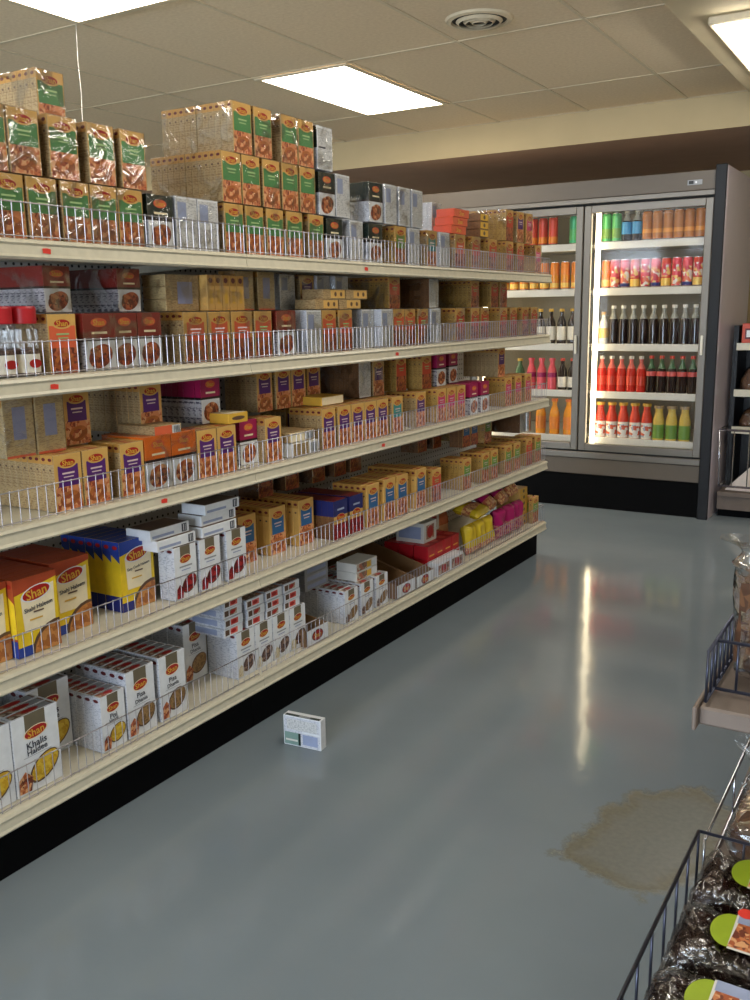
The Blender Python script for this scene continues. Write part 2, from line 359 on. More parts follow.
DIM = {'K':(.08,.022,.11),'DAL':(.125,.03,.192),'BLUE':(.125,.032,.197),'WHB':(.092,.03,.155),'KH':(.135,.032,.20),'HAL':(.085,.03,.155),'DH':(.105,.032,.19),'WB':(.09,.03,.15),'WC':(.09,.03,.125),'B':(.09,.025,.16),'NV':(.088,.025,.14),'OR':(.098,.04,.145),'DK':(.093,.0225,.135),'O2':(.098,.0225,.139),'KW':(.10,.0225,.139),'WT':(.088,.0225,.135)}
def dims(d, short=0):
    w, dp, h = DIM.get(d, (.085, .0225, .139))
    return (w, dp, min(h, short) if short else h)
def draw(f, design):
    P = {'G':('green','curry'),'O':('orangep','kebab'),'P':('purple','curry'),'B':('blue','curry'),'B2':('blue','kebab'),'T':('teal','curry'),'R':('redp','kebab'),'PI':('pink','curry'),'LG':('lgreen','gravy')}
    if design in P: art_panel(f, *P[design], wide=design in ('G', 'O', 'R'))
    elif design == 'O2': art_panel(f, 'orangep', 'kebab')
    elif design == 'DK': art_k(f, 'dkgreen', 'meat')
    elif design in ('K', 'K2', 'KW'): art_k(f, 'kred', 'kebab')
    elif design == 'PK': art_k(f, 'magenta', 'meat')
    elif design == 'OR': art_k(f, 'orange', 'yelfood' if 0 else 'meat')
    elif design == 'NV':
        F = f['F']; F.rect(0, 0, 1, .4, 'beans'); F.rect(0, .4, 1, .6, 'gold'); F.rect(0, .6, 1, 1, 'navy'); F.logo(.5, .55, F.w*.28, F.h*.09, 0, 'gold'); F.rect(.25, .74, .75, .79, 'bluegray'); f['T'].rect(.02, .02, .98, .98, 'maroon'); f['L'].rect(0, .6, 1, 1, 'navy')
    elif design == 'WHB':
        art_white(f, 'beans', 'beans'); f['T'].rect(.02, .02, .98, .98, 'brown')
    elif design == 'KH': art_white(f, 'haldi', 'meat', ('Khalis', 'Haldee'))
    elif design == 'HAL': art_white(f, 'haldi', 'meat', ('Pisi', 'Haldi'))
    elif design == 'DH': art_white(f, 'dhania', 'curry', ('Pisa', 'Dhania'))
    elif design == 'WB': art_white(f, 'powder', 'paste'); 
    elif design == 'WC': art_white(f, 'dhania', 'powder')
    elif design == 'DAL': art_haleem(f, 'dalred', 'yellow', 'blueb', 'Shahi Haleem')
    elif design == 'BLUE': art_haleem(f, 'blueb', 'yellow', 'navyb', 'Easy Cook Haleem')
    elif design in ('W',):
        F = f['F']; F.rect(.04, .04, .96, .96, 'backwhite'); F.rect(.1, .55, .5, .9, 'bluegray')
    elif design == 'WT':
        F = f['F']; F.rect(.05, .05, .95, .95, 'backwhite'); F.rect(.1, .5, .55, .54, 'ink'); f['L'].rect(0, .5, 1, 1, 'dkgreen')
    elif design == 'WS':
        F = f['F']; F.rect(.05, .05, .95, .95, 'backwhite')
    elif design in ('BK', 'TW'):
        F = f['F']; F.rect(.3, .3, .72, .85, 'labelblue'); F.rect(.03, 0, .97, .04, 'orangep')
        G = f['L']; G.rect(.02, .86, .98, 1, 'goldtop')
BASE = {'G':'spine','O':'spine','O2':'spine','P':'spine','B':'gold','B2':'spinebrown','T':'spine','R':'spinegold','PI':'spinegold','LG':'spinegold','K':'kspine','K2':'kspine','KW':'kspine','DK':'spinewhite','W':'spinewhite','WT':'spinewhite',
        'PK':'kspine','OR':'offwhite','NV':'spinebrown','WHB':'spinewhite','KH':'spinewhite','HAL':'spinewhite','DH':'spinewhite','WB':'spinewhite','WC':'spinewhite','DAL':'dalred','BLUE':'yellow','BK':'backtan','TW':'backtan','WS':'spinebrown'}
FRONT = {'G':'gold','O':'gold','O2':'gold','P':'gold','B':'gold','B2':'gold','T':'gold','R':'gold','PI':'gold','LG':'gold','DAL':'yellow','BLUE':'yellow','BK':'backtan','TW':'backtan','NV':'gold'}
CART = {}
def carton(design, short=0):
    k = (design, short)
    if k in CART: return CART[k]
    w, d, h = dims(design, short)
    mb = MB(); b = BASE[design]; fr = FRONT.get(design, 'white')
    top = 'gold' if fr == 'gold' else fr
    mb.box(-d/2, d/2, -w/2, w/2, 0, h, b, .0012, {'F': fr, 'T': top, 'B': 'backtan' if fr == 'gold' else b})
    draw(carton_faces(mb, d, w, h), design)
    o = mb.build('carton'); me = o.data; bpy.data.objects.remove(o)
    CART[k] = me
    return me
FILM = {}
def film_mesh(w, d, h):
    k = (round(w, 4), round(d, 4), round(h, 4))
    if k not in FILM:
        mb = MB(); e = .0014
        mb.box(-d/2-e, d/2+e, -w/2-e, w/2+e, .0002, h+e, 'film', .002)
        o = mb.build('film_wrap'); FILM[k] = o.data; bpy.data.objects.remove(o)
    return FILM[k]

# ------------------------------------------------------------------ the room
ZC = 2.60
mb = MB(); mb.box(-8, 3.5, -4, 8.4, -.1, 0, 'floorpaint'); struct(mb.build('floor'))
mb = MB(); mb.box(-8, -1.08, -4, 6.35, ZC, ZC+.06, 'ceilingtile'); struct(mb.build('ceiling'))
mb = MB(); mb.box(-1.08, 3.5, -4, 6.35, 2.50, 2.66, 'plaster'); struct(mb.build('ceiling_lower'))
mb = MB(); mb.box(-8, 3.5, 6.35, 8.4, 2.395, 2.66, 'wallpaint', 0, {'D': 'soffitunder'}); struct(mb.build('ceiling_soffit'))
mb = MB(); mb.box(-8, 3.5, 8.4, 8.5, 0, 2.66, 'wallpaint'); struct(mb.build('wall_back'))
mb = MB(); mb.box(-8.1, -8, -4, 8.5, 0, 2.66, 'wallpaint'); struct(mb.build('wall_left'))
mb = MB(); mb.box(3.5, 3.6, -4, 8.5, 0, 2.66, 'wallpaint'); struct(mb.build('wall_right'))
mb = MB()   # shop front behind the photographer: piers, sill wall and lintel round the window
mb.box(-8, -5.2, -4.1, -4, 0, 2.66, 'wallpaint'); mb.box(1.6, 3.5, -4.1, -4, 0, 2.66, 'wallpaint'); mb.box(-5.2, 1.6, -4.1, -4, 0, .5, 'wallpaint'); mb.box(-5.2, 1.6, -4.1, -4, 2.3, 2.66, 'wallpaint')
struct(mb.build('wall_front'))
mb = MB()
for x in (-5.2, -3.5, -1.8, -.1, 1.56): mb.box(x, x+.04, -4.08, -4.02, .5, 2.3, 'alu')
mb.box(-5.2, 1.6, -4.08, -4.02, .5, .54, 'alu'); mb.box(-5.2, 1.6, -4.08, -4.02, 2.26, 2.3, 'alu')
mb.box(-5.2, 1.6, -4.055, -4.045, .54, 2.26, 'doorglass'); struct(mb.build('window_1'))
# ceiling grid
mb = MB()
gx = [-1.53-.64*i for i in range(11)]; gy = [6.82-1.22*i-1.22*.0 for i in range(9)]
gy = [5.60-1.22*i for i in range(8)]
for x in gx: mb.box(x-.009, x+.009, -4, 6.35, ZC-.004, ZC-.0005, 'tbar')
for y in gy: mb.box(-8, -1.08, y-.009, y+.009, ZC-.0045, ZC-.001, 'tbar')
mb.box(-8, -1.08, 6.33, 6.35, ZC-.004, ZC-.0005, 'tbar')
struct(mb.build('trim_1'))
def troffer(x0, x1, y0, y1, label):
    t = empty('ceiling_light', ((x0+x1)/2, (y0+y1)/2, ZC)); tag(t, label, 'ceiling light', 'recessed ceiling lights')
    hx, hy = (x1-x0)/2-.012, (y1-y0)/2-.012
    mb = MB()
    mb.box(-hx, hx, -hy, -hy+.03, -.012, -.005, 'tbar'); mb.box(-hx, hx, hy-.03, hy, -.012, -.005, 'tbar'); mb.box(-hx, -hx+.03, -hy+.03, hy-.03, -.012, -.005, 'tbar'); mb.box(hx-.03, hx, -hy+.03, hy-.03, -.012, -.005, 'tbar')
    mb.build('frame', t)
    mb = MB(); mb.box(-hx+.03, hx-.03, -hy+.03, hy-.03, -.010, -.005, 'troffer'); mb.build('diffuser', t)
troffer(-3.45, -2.81, 4.38, 5.60, 'bright recessed ceiling light panel above the far part of the shelves')
troffer(-3.45, -2.81, 1.94, 3.16, 'bright recessed ceiling light panel cut off at the top edge above the near shelves')
troffer(-3.45, -2.81, -.50, .72, 'recessed ceiling light panel overhead nearest the shop window')
troffer(-6.01, -5.37, 4.38, 5.60, 'small sliver of a far ceiling light seen between the stacked packs')
troffer(-6.01, -5.37, 1.94, 3.16, 'recessed ceiling light panel over the neighbouring aisle')
# wrap-around fluorescent fixtures on the lower ceiling
def wrap_fixture(y, label, x=-.845):
    t = empty('ceiling_fluorescent', (x, y, 2.5)); tag(t, label, 'ceiling light', 'fluorescent fixtures over the aisle')
    mb = MB(); mb.box(-.125, .125, -.64, .64, -.035, .0, 'tbar', .006); mb.build('housing', t)
    mb = MB(); n = 9
    pr = [(-.11+.22*i/(n-1), -.036-.05*math.sin(PI*i/(n-1))**.6) for i in range(n)]
    for i in range(n-1): mb.poly([(pr[i][0], -.62, pr[i][1]), (pr[i+1][0], -.62, pr[i+1][1]), (pr[i+1][0], .62, pr[i+1][1]), (pr[i][0], .62, pr[i][1])], 'tube', True)
    mb.poly([(x, -.62, z) for x, z in pr], 'tube'); mb.poly([(x, .62, z) for x, z in reversed(pr)], 'tube'); mb.build('diffuser', t)
wrap_fixture(4.95, 'wrap-around fluorescent light fixed to the lower plaster ceiling near the cooler')
wrap_fixture(2.2, 'added unseen wrap-around fluorescent light over the middle of the aisle, above the frame')  # unseen fixture, added to brighten the shelf fronts
wrap_fixture(-.5, 'added unseen wrap-around fluorescent light over the aisle behind the camera')  # likewise added out of view for more light on the shelves
wrap_fixture(4.95, 'added unseen wrap-around fluorescent light over the next aisle beside the cooler end', 1.7)  # added out of view to light the cooler side and even out the shelves
wrap_fixture(1.2, 'added unseen wrap-around fluorescent light over the next aisle', 1.7)  # another added, unseen fixture for light from this side
# round air diffuser
t = empty('air_vent', (-1.93, 4.12, ZC)); tag(t, 'round white ceiling air vent with concentric dark rings', 'air vent')
mb = MB(); mb.lathe([(.155, -.001), (.148, -.010), (.128, -.014), (.125, -.002)], 32, 'tbar'); mb.build('rim', t)
mb = MB(); mb.lathe([(.13, -.003), (.0, -.003)], 32, 'gasket'); mb.build('duct_opening', t)
for r in (.10, .068, .036):
    mb = MB(); mb.lathe([(r+.006, -.010), (r-.006, -.022), (r-.008, -.021), (r+.003, -.009)], 28, 'tbar'); mb.build('ring', t)
# hanging string
mb = MB(); pts = [(-3.46, 3.15, 2.595), (-3.465, 3.15, 2.45), (-3.462, 3.153, 2.3), (-3.468, 3.15, 2.12), (-3.47, 3.15, 1.95)]
for a, c in zip(pts, pts[1:]): mb.tube(a, c, .0013, 'offwhite', 6)
tag(mb.build('hanging_string'), 'thin pale string hanging from the ceiling grid behind the stacked packs', 'string')

# ------------------------------------------------------------------ gondola shelving
ZS = [None, 1.487, 1.183, .852, .519, .187]
FX = -1.756; BX = -2.215
SEC = [(-.265, .955), (.955, 2.175), (2.175, 3.395), (3.395, 4.64)]
TAGS = {(1, 1): [1.46], (2, 1): [1.45], (3, 1): [1.78], (1, 2): [2.83], (2, 2): [3.04], (3, 2): [2.93]}
SECLAB = ['white metal shelving section behind the camera end of the run', 'white metal shelving section nearest the camera, with the turmeric boxes at its foot', 'middle white metal shelving section, with an empty carton tray at its foot', 'last white metal shelving section before the drinks coolers']
for si, (y0, y1) in enumerate(SEC):
    g = empty('shelving_section', (FX, (y0+y1)/2, 0)); tag(g, SECLAB[si], 'shelving', 'shelving sections of the long run')
    ly0, ly1 = y0-(y0+y1)/2+.001, y1-(y0+y1)/2-.001
    mb = MB(); mb.box(BX-FX-.02, BX-FX, ly0, ly1, .10, 1.62, 'pegboard'); mb.build('back_panel', g)
    for yy in (ly0, ly1-.03):
        mb = MB(); mb.box(BX-FX-.05, BX-FX-.021, yy, yy+.03, 0, 1.64, 'shelfwhite', .003); mb.build('upright', g)
    mb = MB(); mb.box(-.07, -.05, ly0, ly1, 0, .145, 'kick'); mb.box(BX-FX, -.07, ly0, ly0+.012, 0, .145, 'kick'); mb.box(BX-FX, -.07, ly1-.012, ly1, 0, .145, 'kick'); mb.build('kick_plate', g)
    for k in range(1, 6):
        z = ZS[k]
        mb = MB()
        mb.box(BX-FX+.001, -.012, ly0, ly1, z-.022, z-.0005, 'shelfwhite', .002)
        if k < 5:
            for yy in (ly0+.002, ly1-.008):   # end brackets tapering to the front
                mb.mesh_part([(BX-FX+.001, yy, z-.022), (BX-FX+.001, yy, z-.044), (-.05, yy, z-.030), (-.05, yy, z-.022), (BX-FX+.001, yy+.006, z-.022), (BX-FX+.001, yy+.006, z-.044), (-.05, yy+.006, z-.030), (-.05, yy+.006, z-.022)],
                    [(0,1,2,3), (7,6,5,4), (0,4,5,1), (1,5,6,2), (2,6,7,3)], 'shelfwhite')
        sh = mb.build('shelf' if k < 5 else 'base_deck', g)
        # rolled front lip with the price channel
        mb = MB(); pr = [(-.012, z), (.0, z-.003), (.004, z-.010), (-.001, z-.014), (.002, z-.034), (.006, z-.040), (.002, z-.045), (-.03, z-.045), (-.03, z-.040), (-.012, z-.040)]
        for a, c in zip(pr, pr[1:]): mb.poly([(a[0], ly0, a[1]), (c[0], ly0, c[1]), (c[0], ly1, c[1]), (a[0], ly1, a[1])], 'channel')
        mb.poly([(x, ly0, zz) for x, zz in pr], 'channel'); mb.poly([(x, ly1, zz) for x, zz in reversed(pr)], 'channel')
        ch = mb.build('price_channel', sh)
        for ty in TAGS.get((k, si), []):
            mb = MB(); yy = ty-(y0+y1)/2; c = .009
            mb.poly([(.0035, yy-c*1.1, z-.030), (.0035, yy+c*1.3, z-.032), (.0035, yy+c*1.4, z-.021), (.0035, yy+c*.2, z-.019), (.0035, yy-c*1.2, z-.020)], 'tag'); mb.build('price_sticker', sh)
        # wire fence
        if si == 0: continue
        fh = .078 if k < 5 else .09
        f = empty('wire_shelf_fence', (FX-.012, (y0+y1)/2, z))
        tag(f, 'chrome wire fence on the %s, %s shelving section' % (['', 'top shelf', 'second shelf', 'third shelf', 'fourth shelf', 'bottom shelf'][k], ['', 'nearest', 'middle', 'last'][si]), 'wire fence', 'wire fences along the shelf edges')
        a0, a1 = ly0+.006, ly1-.006
        for zz, nm in ((.006, 'bottom_rail'), (fh, 'top_rail')):
            mb = MB(); mb.tube((0, a0, zz), (0, a1, zz), .0016, 'fencewire', 7); mb.build(nm, f)
        mb = MB(); nw = 48
        for i in range(nw+1): yy = a0+(a1-a0)*i/nw; mb.tube((.0, yy, .001), (.0, yy, fh+.003), .0011, 'fencewire', 5)
        mb.build('wire_lattice', f)
        if si == 3:
            mb = MB()
            for zz in (.006, fh): mb.tube((0, a1, zz), (-.40, a1, zz), .0016, 'fencewire', 6)
            for i in range(1, 16): mb.tube((-.4*i/15, a1, .001), (-.4*i/15, a1, fh), .0011, 'fencewire', 5)
            mb.build('end_lattice', f)

# ------------------------------------------------------------------ goods on the shelves
PACKS=[
('G',1,0,1.487,-1.79,1.312,6,1),('G',1,0,1.487,-1.79,1.4,6,1),('G',1,0,1.487,-1.79,1.492,6,1),('G',1,0,1.487,-1.79,1.588,6,1),('G',1,0,1.487,-1.79,1.676,6,1),
('G',1,0,1.487,-1.79,1.764,6,1),('DK',1,0,1.487,-1.79,1.869,6,1),('W',1,0,1.487,-1.79,1.969,6,1),('W',1,0,1.487,-1.79,2.057,6,1),('G',1,0,1.487,-1.79,2.169,6,1),
('G',1,0,1.487,-1.79,2.264,6,1),('G',1,0,1.487,-1.79,2.364,6,1),('G',1,0,1.487,-1.79,2.465,6,1),('G',1,0,1.487,-1.79,2.584,6,1),('DK',1,0,1.487,-1.79,2.692,6,1),
('W',1,0,1.487,-1.8,2.845,6,1),('DK',1,0,1.487,-1.79,2.958,6,1),('LG',1,0,1.487,-1.79,3.139,6,1),('W',1,0,1.487,-1.79,3.247,6,1),('T',1,0,1.487,-1.79,3.393,6,1),
('W',1,0,1.487,-1.79,3.505,6,1),('O2',1,0,1.487,-1.79,3.648,6,1),('R',1,0,1.487,-1.79,3.806,6,1),('R',1,0,1.487,-1.79,3.984,6,1),('R',1,0,1.487,-1.79,4.175,6,1),
('R',1,0,1.487,-1.79,4.306,6,1),('PI',1,0,1.487,-1.79,4.536,6,1),('G',1,1,1.629,-1.79,1.366,6,1),('G',1,1,1.629,-1.79,1.455,6,1),('G',1,1,1.629,-1.79,1.565,6,1),
('G',1,1,1.629,-1.79,1.68,6,1),('G',1,1,1.629,-1.79,1.785,6,1),('G',1,1,1.629,-1.79,2.166,6,1),('G',1,1,1.629,-1.79,2.255,6,1),('G',1,1,1.629,-1.79,2.353,6,1),
('G',1,1,1.629,-1.79,2.448,6,1),('G',1,1,1.629,-1.79,2.542,6,1),('DK',1,1,1.629,-1.79,2.652,6,1),('W',1,1,1.629,-1.79,2.748,6,1),('DK',1,1,1.629,-1.79,2.963,6,1),
('W',1,1,1.629,-1.79,3.07,6,1),('W',1,1,1.629,-1.79,3.172,6,1),('W',1,1,1.629,-1.79,3.272,6,1),('R',1,1,1.629,-1.79,4.17,9,1),('P',1,1,1.629,-1.79,4.3,6,1),
('PI',1,1,1.629,-1.79,4.412,6,1),('G',1,2,1.77,-1.79,2.224,6,1),('G',1,2,1.77,-1.79,2.32,6,1),('G',1,2,1.77,-1.79,2.451,6,1),('G',1,2,1.77,-1.79,2.539,6,1),
('WT',1,2,1.77,-1.79,2.645,6,1),('G',1,2,1.77,-1.947,1.675,9,1),('G',1,1,1.629,-1.929,1.68,9,1),('G',1,0,1.487,-1.929,1.676,9,1),('G',1,2,1.77,-1.927,2.224,6,1),
('G',1,1,1.629,-1.927,2.166,6,1),('O',2,0,1.183,-1.79,1.518,5,0),('KW',2,0,1.183,-1.79,1.631,6,1),('K2',2,0,1.183,-1.8,1.726,6,1),('K2',2,0,1.183,-1.8,1.814,6,1),
('O2',2,0,1.183,-1.79,1.981,6,1),('O2',2,0,1.183,-1.79,2.082,6,1),('O2',2,0,1.183,-1.79,2.184,6,1),('O',2,0,1.183,-1.79,2.286,6,1),('KW',2,0,1.183,-1.79,2.403,6,1),
('W',2,0,1.183,-1.79,2.557,6,1),('O',2,0,1.183,-1.79,2.646,6,1),('O',2,0,1.183,-1.79,2.748,6,1),('W',2,0,1.183,-1.82,2.945,6,1),('W',2,0,1.183,-1.79,3.033,6,1),
('O',2,0,1.183,-1.79,3.121,6,1),('O',2,0,1.183,-1.79,3.209,6,1),('R',2,0,1.183,-1.79,3.315,6,1),('W',2,0,1.183,-1.79,3.425,6,1),('R',2,0,1.183,-1.79,3.652,6,1),
('R',2,0,1.183,-1.79,3.801,6,1),('R',2,0,1.183,-1.79,3.904,6,1),('R',2,0,1.183,-1.79,4.115,6,1),('R',2,0,1.183,-1.79,4.233,6,1),('R',2,0,1.183,-1.79,4.382,6,1),
('R',2,0,1.183,-1.79,4.499,6,1),('K',2,1,1.325,-1.85,1.564,9,1),('K',2,1,1.325,-1.85,1.799,9,1),('TW',2,1,1.325,-1.86,2.291,3,1),('TW',2,1,1.325,-1.86,2.398,3,1),
('W',2,1,1.325,-1.93,2.605,3,1),('P',2,1,1.325,-1.93,2.72,3,1),('W',2,1,1.325,-1.92,2.808,3,1),('W',2,1,1.325,-1.9,2.896,3,1),('P',3,0,0.852,-1.79,1.501,15,0),
('P',3,0,0.852,-1.79,1.589,10,0),('P',3,0,0.852,-1.79,1.712,5,0),('OR',3,0,0.852,-1.79,1.807,4,1),('OR',3,0,0.852,-1.79,1.908,4,1),('P',3,0,0.852,-1.79,2.003,4,0),
('P',3,0,0.852,-1.79,2.091,4,0),('PK',3,0,0.852,-1.83,2.241,4,0),('P',3,0,0.852,-1.8,2.329,4,0),('P',3,0,0.852,-1.79,2.629,6,0),('P',3,0,0.852,-1.79,2.728,5,0),
('P',3,0,0.852,-1.79,2.816,5,0),('P',3,0,0.852,-1.79,2.904,5,0),('P',3,0,0.852,-1.79,2.992,5,0),('T',3,0,0.852,-1.79,3.103,5,0),('P',3,0,0.852,-1.8,3.312,6,0),
('PI',3,0,0.852,-1.79,3.476,6,0),('PI',3,0,0.852,-1.79,3.568,6,0),('PI',3,0,0.852,-1.79,3.664,6,0),('PK',3,0,0.852,-1.79,3.795,5,0),('PK',3,0,0.852,-1.79,3.911,5,0),
('PI',3,0,0.852,-1.79,4.184,5,0),('PI',3,0,0.852,-1.79,4.307,5,0),('PI',3,0,0.852,-1.79,4.435,5,0),('BK',3,1,0.993,-1.83,1.404,5,1),('BK',3,1,0.993,-1.83,1.493,5,1),
('P',3,1,0.993,-1.88,1.619,5,0),('P',3,1,0.993,-1.87,1.871,9,0),('PK',3,1,0.993,-1.87,2.119,9,0),('P',3,1,0.993,-1.92,2.447,6,0),('P',3,1,0.993,-1.92,2.55,5,0),
('P',3,1,0.993,-1.92,2.638,5,0),('P',3,1,0.993,-1.95,2.773,4,0),('WS',3,1,0.993,-1.87,2.997,11,1),('P',3,1,0.993,-1.87,3.098,6,1),('R',3,1,0.993,-1.89,3.31,6,0),
('R',3,1,0.993,-1.85,3.457,6,0),('PK',3,1,0.993,-1.85,3.592,6,0),('PK',3,1,0.993,-1.88,3.765,6,0),('P',3,1,0.993,-1.83,4.188,8,0),('DAL',4,0,0.519,-1.83,1.264,7,0),
('DAL',4,0,0.519,-1.81,1.392,8,0),('DAL',4,0,0.519,-1.855,1.534,7,0),('BLUE',4,0,0.519,-1.85,1.761,7,0),('WHB',4,0,0.519,-1.79,1.888,2,0),
('WHB',4,0,0.519,-1.79,1.992,4,0),('WHB',4,0,0.519,-1.79,2.112,4,0),('B',4,0,0.519,-1.87,2.265,7,0),('B',4,0,0.519,-1.86,2.413,10,0),('B',4,0,0.519,-1.85,2.563,10,0),
('NV',4,0,0.519,-1.79,2.69,9,0),('NV',4,0,0.519,-1.79,2.794,9,0),('B',4,0,0.519,-1.79,2.913,6,0),('B',4,0,0.519,-1.79,3.037,6,0),('B',4,0,0.519,-1.79,3.137,6,0),
('B',4,0,0.519,-1.79,3.293,9,0),('R',4,0,0.519,-1.79,3.43,9,0),('LG',4,0,0.519,-1.79,3.727,5,0),('LG',4,0,0.519,-1.79,3.928,5,0),('LG',4,0,0.519,-1.79,4.029,5,0),
('LG',4,0,0.519,-1.79,4.195,5,0),('LG',4,0,0.519,-1.79,4.307,9,0),('R',4,0,0.519,-1.79,4.464,11,0),('LG',4,0,0.519,-1.79,4.588,5,0),('B2',4,1,0.679,-2,2.533,4,1),
('B2',4,1,0.679,-2,2.69,4,1),('B2',4,1,0.679,-2,2.86,4,1),('B2',4,1,0.679,-2,3.009,4,1),('B2',4,1,0.679,-2,3.124,4,1),('B2',4,1,0.679,-2,3.693,4,1),
('B2',4,1,0.679,-2,3.839,4,1),('B2',4,1,0.679,-1.89,3.927,3,0),('B2',4,1,0.679,-1.89,4.015,3,0),('LG',4,1,0.679,-1.86,4.103,12,1),('WS',4,1,0.679,-1.85,4.522,12,1),
('KH',5,0,0.187,-1.79,1.202,8,0),('KH',5,0,0.187,-1.79,1.34,3,0),('KH',5,0,0.187,-1.9,1.47,7,0),('HAL',5,0,0.187,-1.79,1.583,7,0),('DH',5,0,0.187,-1.79,1.684,6,0),
('DH',5,0,0.187,-1.79,1.808,6,0),('DH',5,0,0.187,-1.92,2.046,5,0),('WB',5,0,0.187,-1.8,2.147,4,0),('WB',5,0,0.187,-1.8,2.24,4,0),('WB',5,0,0.187,-1.8,2.333,4,0),
('WB',5,0,0.187,-1.8,2.426,4,0),('WC',5,0,0.187,-1.79,2.748,8,0),('WC',5,0,0.187,-1.79,2.859,8,0),('WC',5,0,0.187,-1.79,2.968,8,0),('W',1,1,1.629,-1.93,3.701,4,1),
('R',2,1,1.325,-1.84,3.176,14,1),('WS',2,1,1.325,-1.84,3.503,13,1),('R',2,1,1.325,-1.84,3.904,13,1),('R',2,1,1.325,-1.84,4.12,9,1),('R',2,1,1.325,-1.84,4.224,3,1),
('P',3,0,0.852,-1.98,2.679,5,0),]

SH = ['', 'top shelf', 'second shelf', 'third shelf', 'fourth shelf', 'bottom shelf']
DESC = {'G':'gold-and-green recipe','DK':'dark-green-topped white','W':'white back-printed','T':'gold-and-teal recipe','O2':'gold-and-orange recipe','R':'gold-and-red recipe','PI':'gold-and-pink recipe','P':'gold-and-purple recipe',
  'WT':'white-and-green spice','WS':'brown-sided white','O':'gold-and-orange recipe','KW':'dark-red kebab','K2':'red-brown kebab','K':'red-topped kebab','TW':'tan-backed','OR':'orange-and-white','PK':'magenta-topped','BK':'tan back-printed','B':'gold-and-blue recipe','B2':'gold-and-blue recipe','NV':'navy-and-gold',
  'LG':'gold-and-leaf-green','DAL':'yellow-and-rust haleem','BLUE':'blue-and-yellow haleem','WHB':'white red-bean','KH':'wide turmeric','HAL':'narrow turmeric','DH':'white coriander','WB':'white spice','WC':'low spice'}
ROWN = ['lower', 'middle', 'upper']
groups = {}
for p in PACKS: groups.setdefault((p[1], p[2]), []).append(p)
used = set()
for (s, lv), ps in sorted(groups.items()):
    ps.sort(key=lambda p: (round(p[5], 2), -p[4]))
    seen = []; cnt = {}
    nlev = 1+max(k[1] for k in groups if k[0] == s)
    rn = 'lower' if lv == 0 else ('upper' if lv == nlev-1 else 'middle')
    for (d, s_, lv_, z, xf, y, n, wrapped) in ps:
        short = {(2, 1): .118, (4, 1): .127}.get((s, lv), 0)
        w, dp, h = dims(d, short); me = carton(d, short)
        behind = any(abs(y-q) < .02 for q in seen)
        if not behind: seen.append(y); cnt[DESC[d]] = cnt.get(DESC[d], 0)+1
        pos = ORD[cnt[DESC[d]]-1]
        where = '%s row, %s' % (rn, SH[s]) if nlev > 1 else SH[s]
        if wrapped:
            t = empty('wrapped_carton_pack', (xf-n*dp/2, y, z+.0006))
            lab = 'wrapped %s box pack, %s%s of these from near end, %s' % (DESC[d], 'behind ' if behind else '', pos, where)
            tag(t, lab, 'boxed spice mix', 'film-wrapped box packs on the '+SH[s])
            for i in range(n): link('carton', me, t, (n*dp/2-dp/2-i*dp, 0, 0))
            link('film_wrap', film_mesh(w, n*dp, h), t)
        else:
            for i in range(n):
                o = link({'DAL':'haleem_box','BLUE':'haleem_box','KH':'ground_spice_box','HAL':'ground_spice_box','DH':'ground_spice_box','WB':'ground_spice_box','WC':'ground_spice_box','WHB':'bean_mix_box'}.get(d, 'recipe_mix_box'), me, None, (xf-dp/2-i*(dp+.0006)-(random.random()*.0004), y+(random.random()-.5)*.0012, z+.0006))
                lab = '%s box, %s %s such column from near end, %s' % (DESC[d], 'front of' if i == 0 else ORD[i]+' back in', pos, where)
                tag(o, lab, 'boxed spice mix', 'loose boxes on the '+SH[s])
def box_at(name, design_ops, x, y, z, d, w, h, base, label, cat='boxed spice mix', group=None, rz=0, mats=None, bev=.0012):
    mb = MB(); mb.box(-d/2, d/2, -w/2, w/2, 0, h, base, bev, mats or {})
    f = carton_faces(mb, d, w, h)
    for op in design_ops: getattr(f[op[0]], op[1])(*op[2:])
    o = mb.build(name, None, (x, y, z+.0006)); o.rotation_euler = (0, 0, rz)
    return tag(o, label, cat, group)
# ---- jars
jar_body = None
for i, (y, x) in enumerate([(1.292, -1.806), (1.357, -1.806), (1.422, -1.806), (1.292, -1.876), (1.357, -1.876), (1.422, -1.876)]):
    t = empty('spice_jar', (x, y, 1.1836)); tag(t, 'red-capped glass spice jar, %s from the near end, %s row, second shelf' % (ORD[i % 3], 'front' if i < 3 else 'back'), 'spice jar', 'red-capped jars on the second shelf')
    if i == 0:
        mb = MB(); mb.lathe([(0, 0), (.028, 0), (.03, .004), (.03, .105), (.025, .116), (.023, .124)], 24, 'jarglass'); jb = mb.build('glass', t)
        mb = MB(); mb.lathe([(0, .003), (.0285, .003), (.0285, .06), (0, .062)], 20, 'powder'); jc = mb.build('spice', t)
        mb = MB(); mb.lathe([(.0305, .008), (.0305, .05)], 24, 'whitelabel'); f = Face(mb, (.031, -.025, .006), (0,1,0), (0,0,1), (1,0,0), .05, .045); f.ell(.5, .5, .017, .010, 'logored'); jl = mb.build('paper_label', t)
        mb = MB(); mb.lathe([(.0285, .118), (.0295, .120), (.0295, .152), (.027, .157), (0, .157)], 24, 'redcap'); jd = mb.build('cap', t)
    else:
        for q in (jb, jc, jl, jd):
            c = q.copy(); COL.objects.link(c); c.parent = t
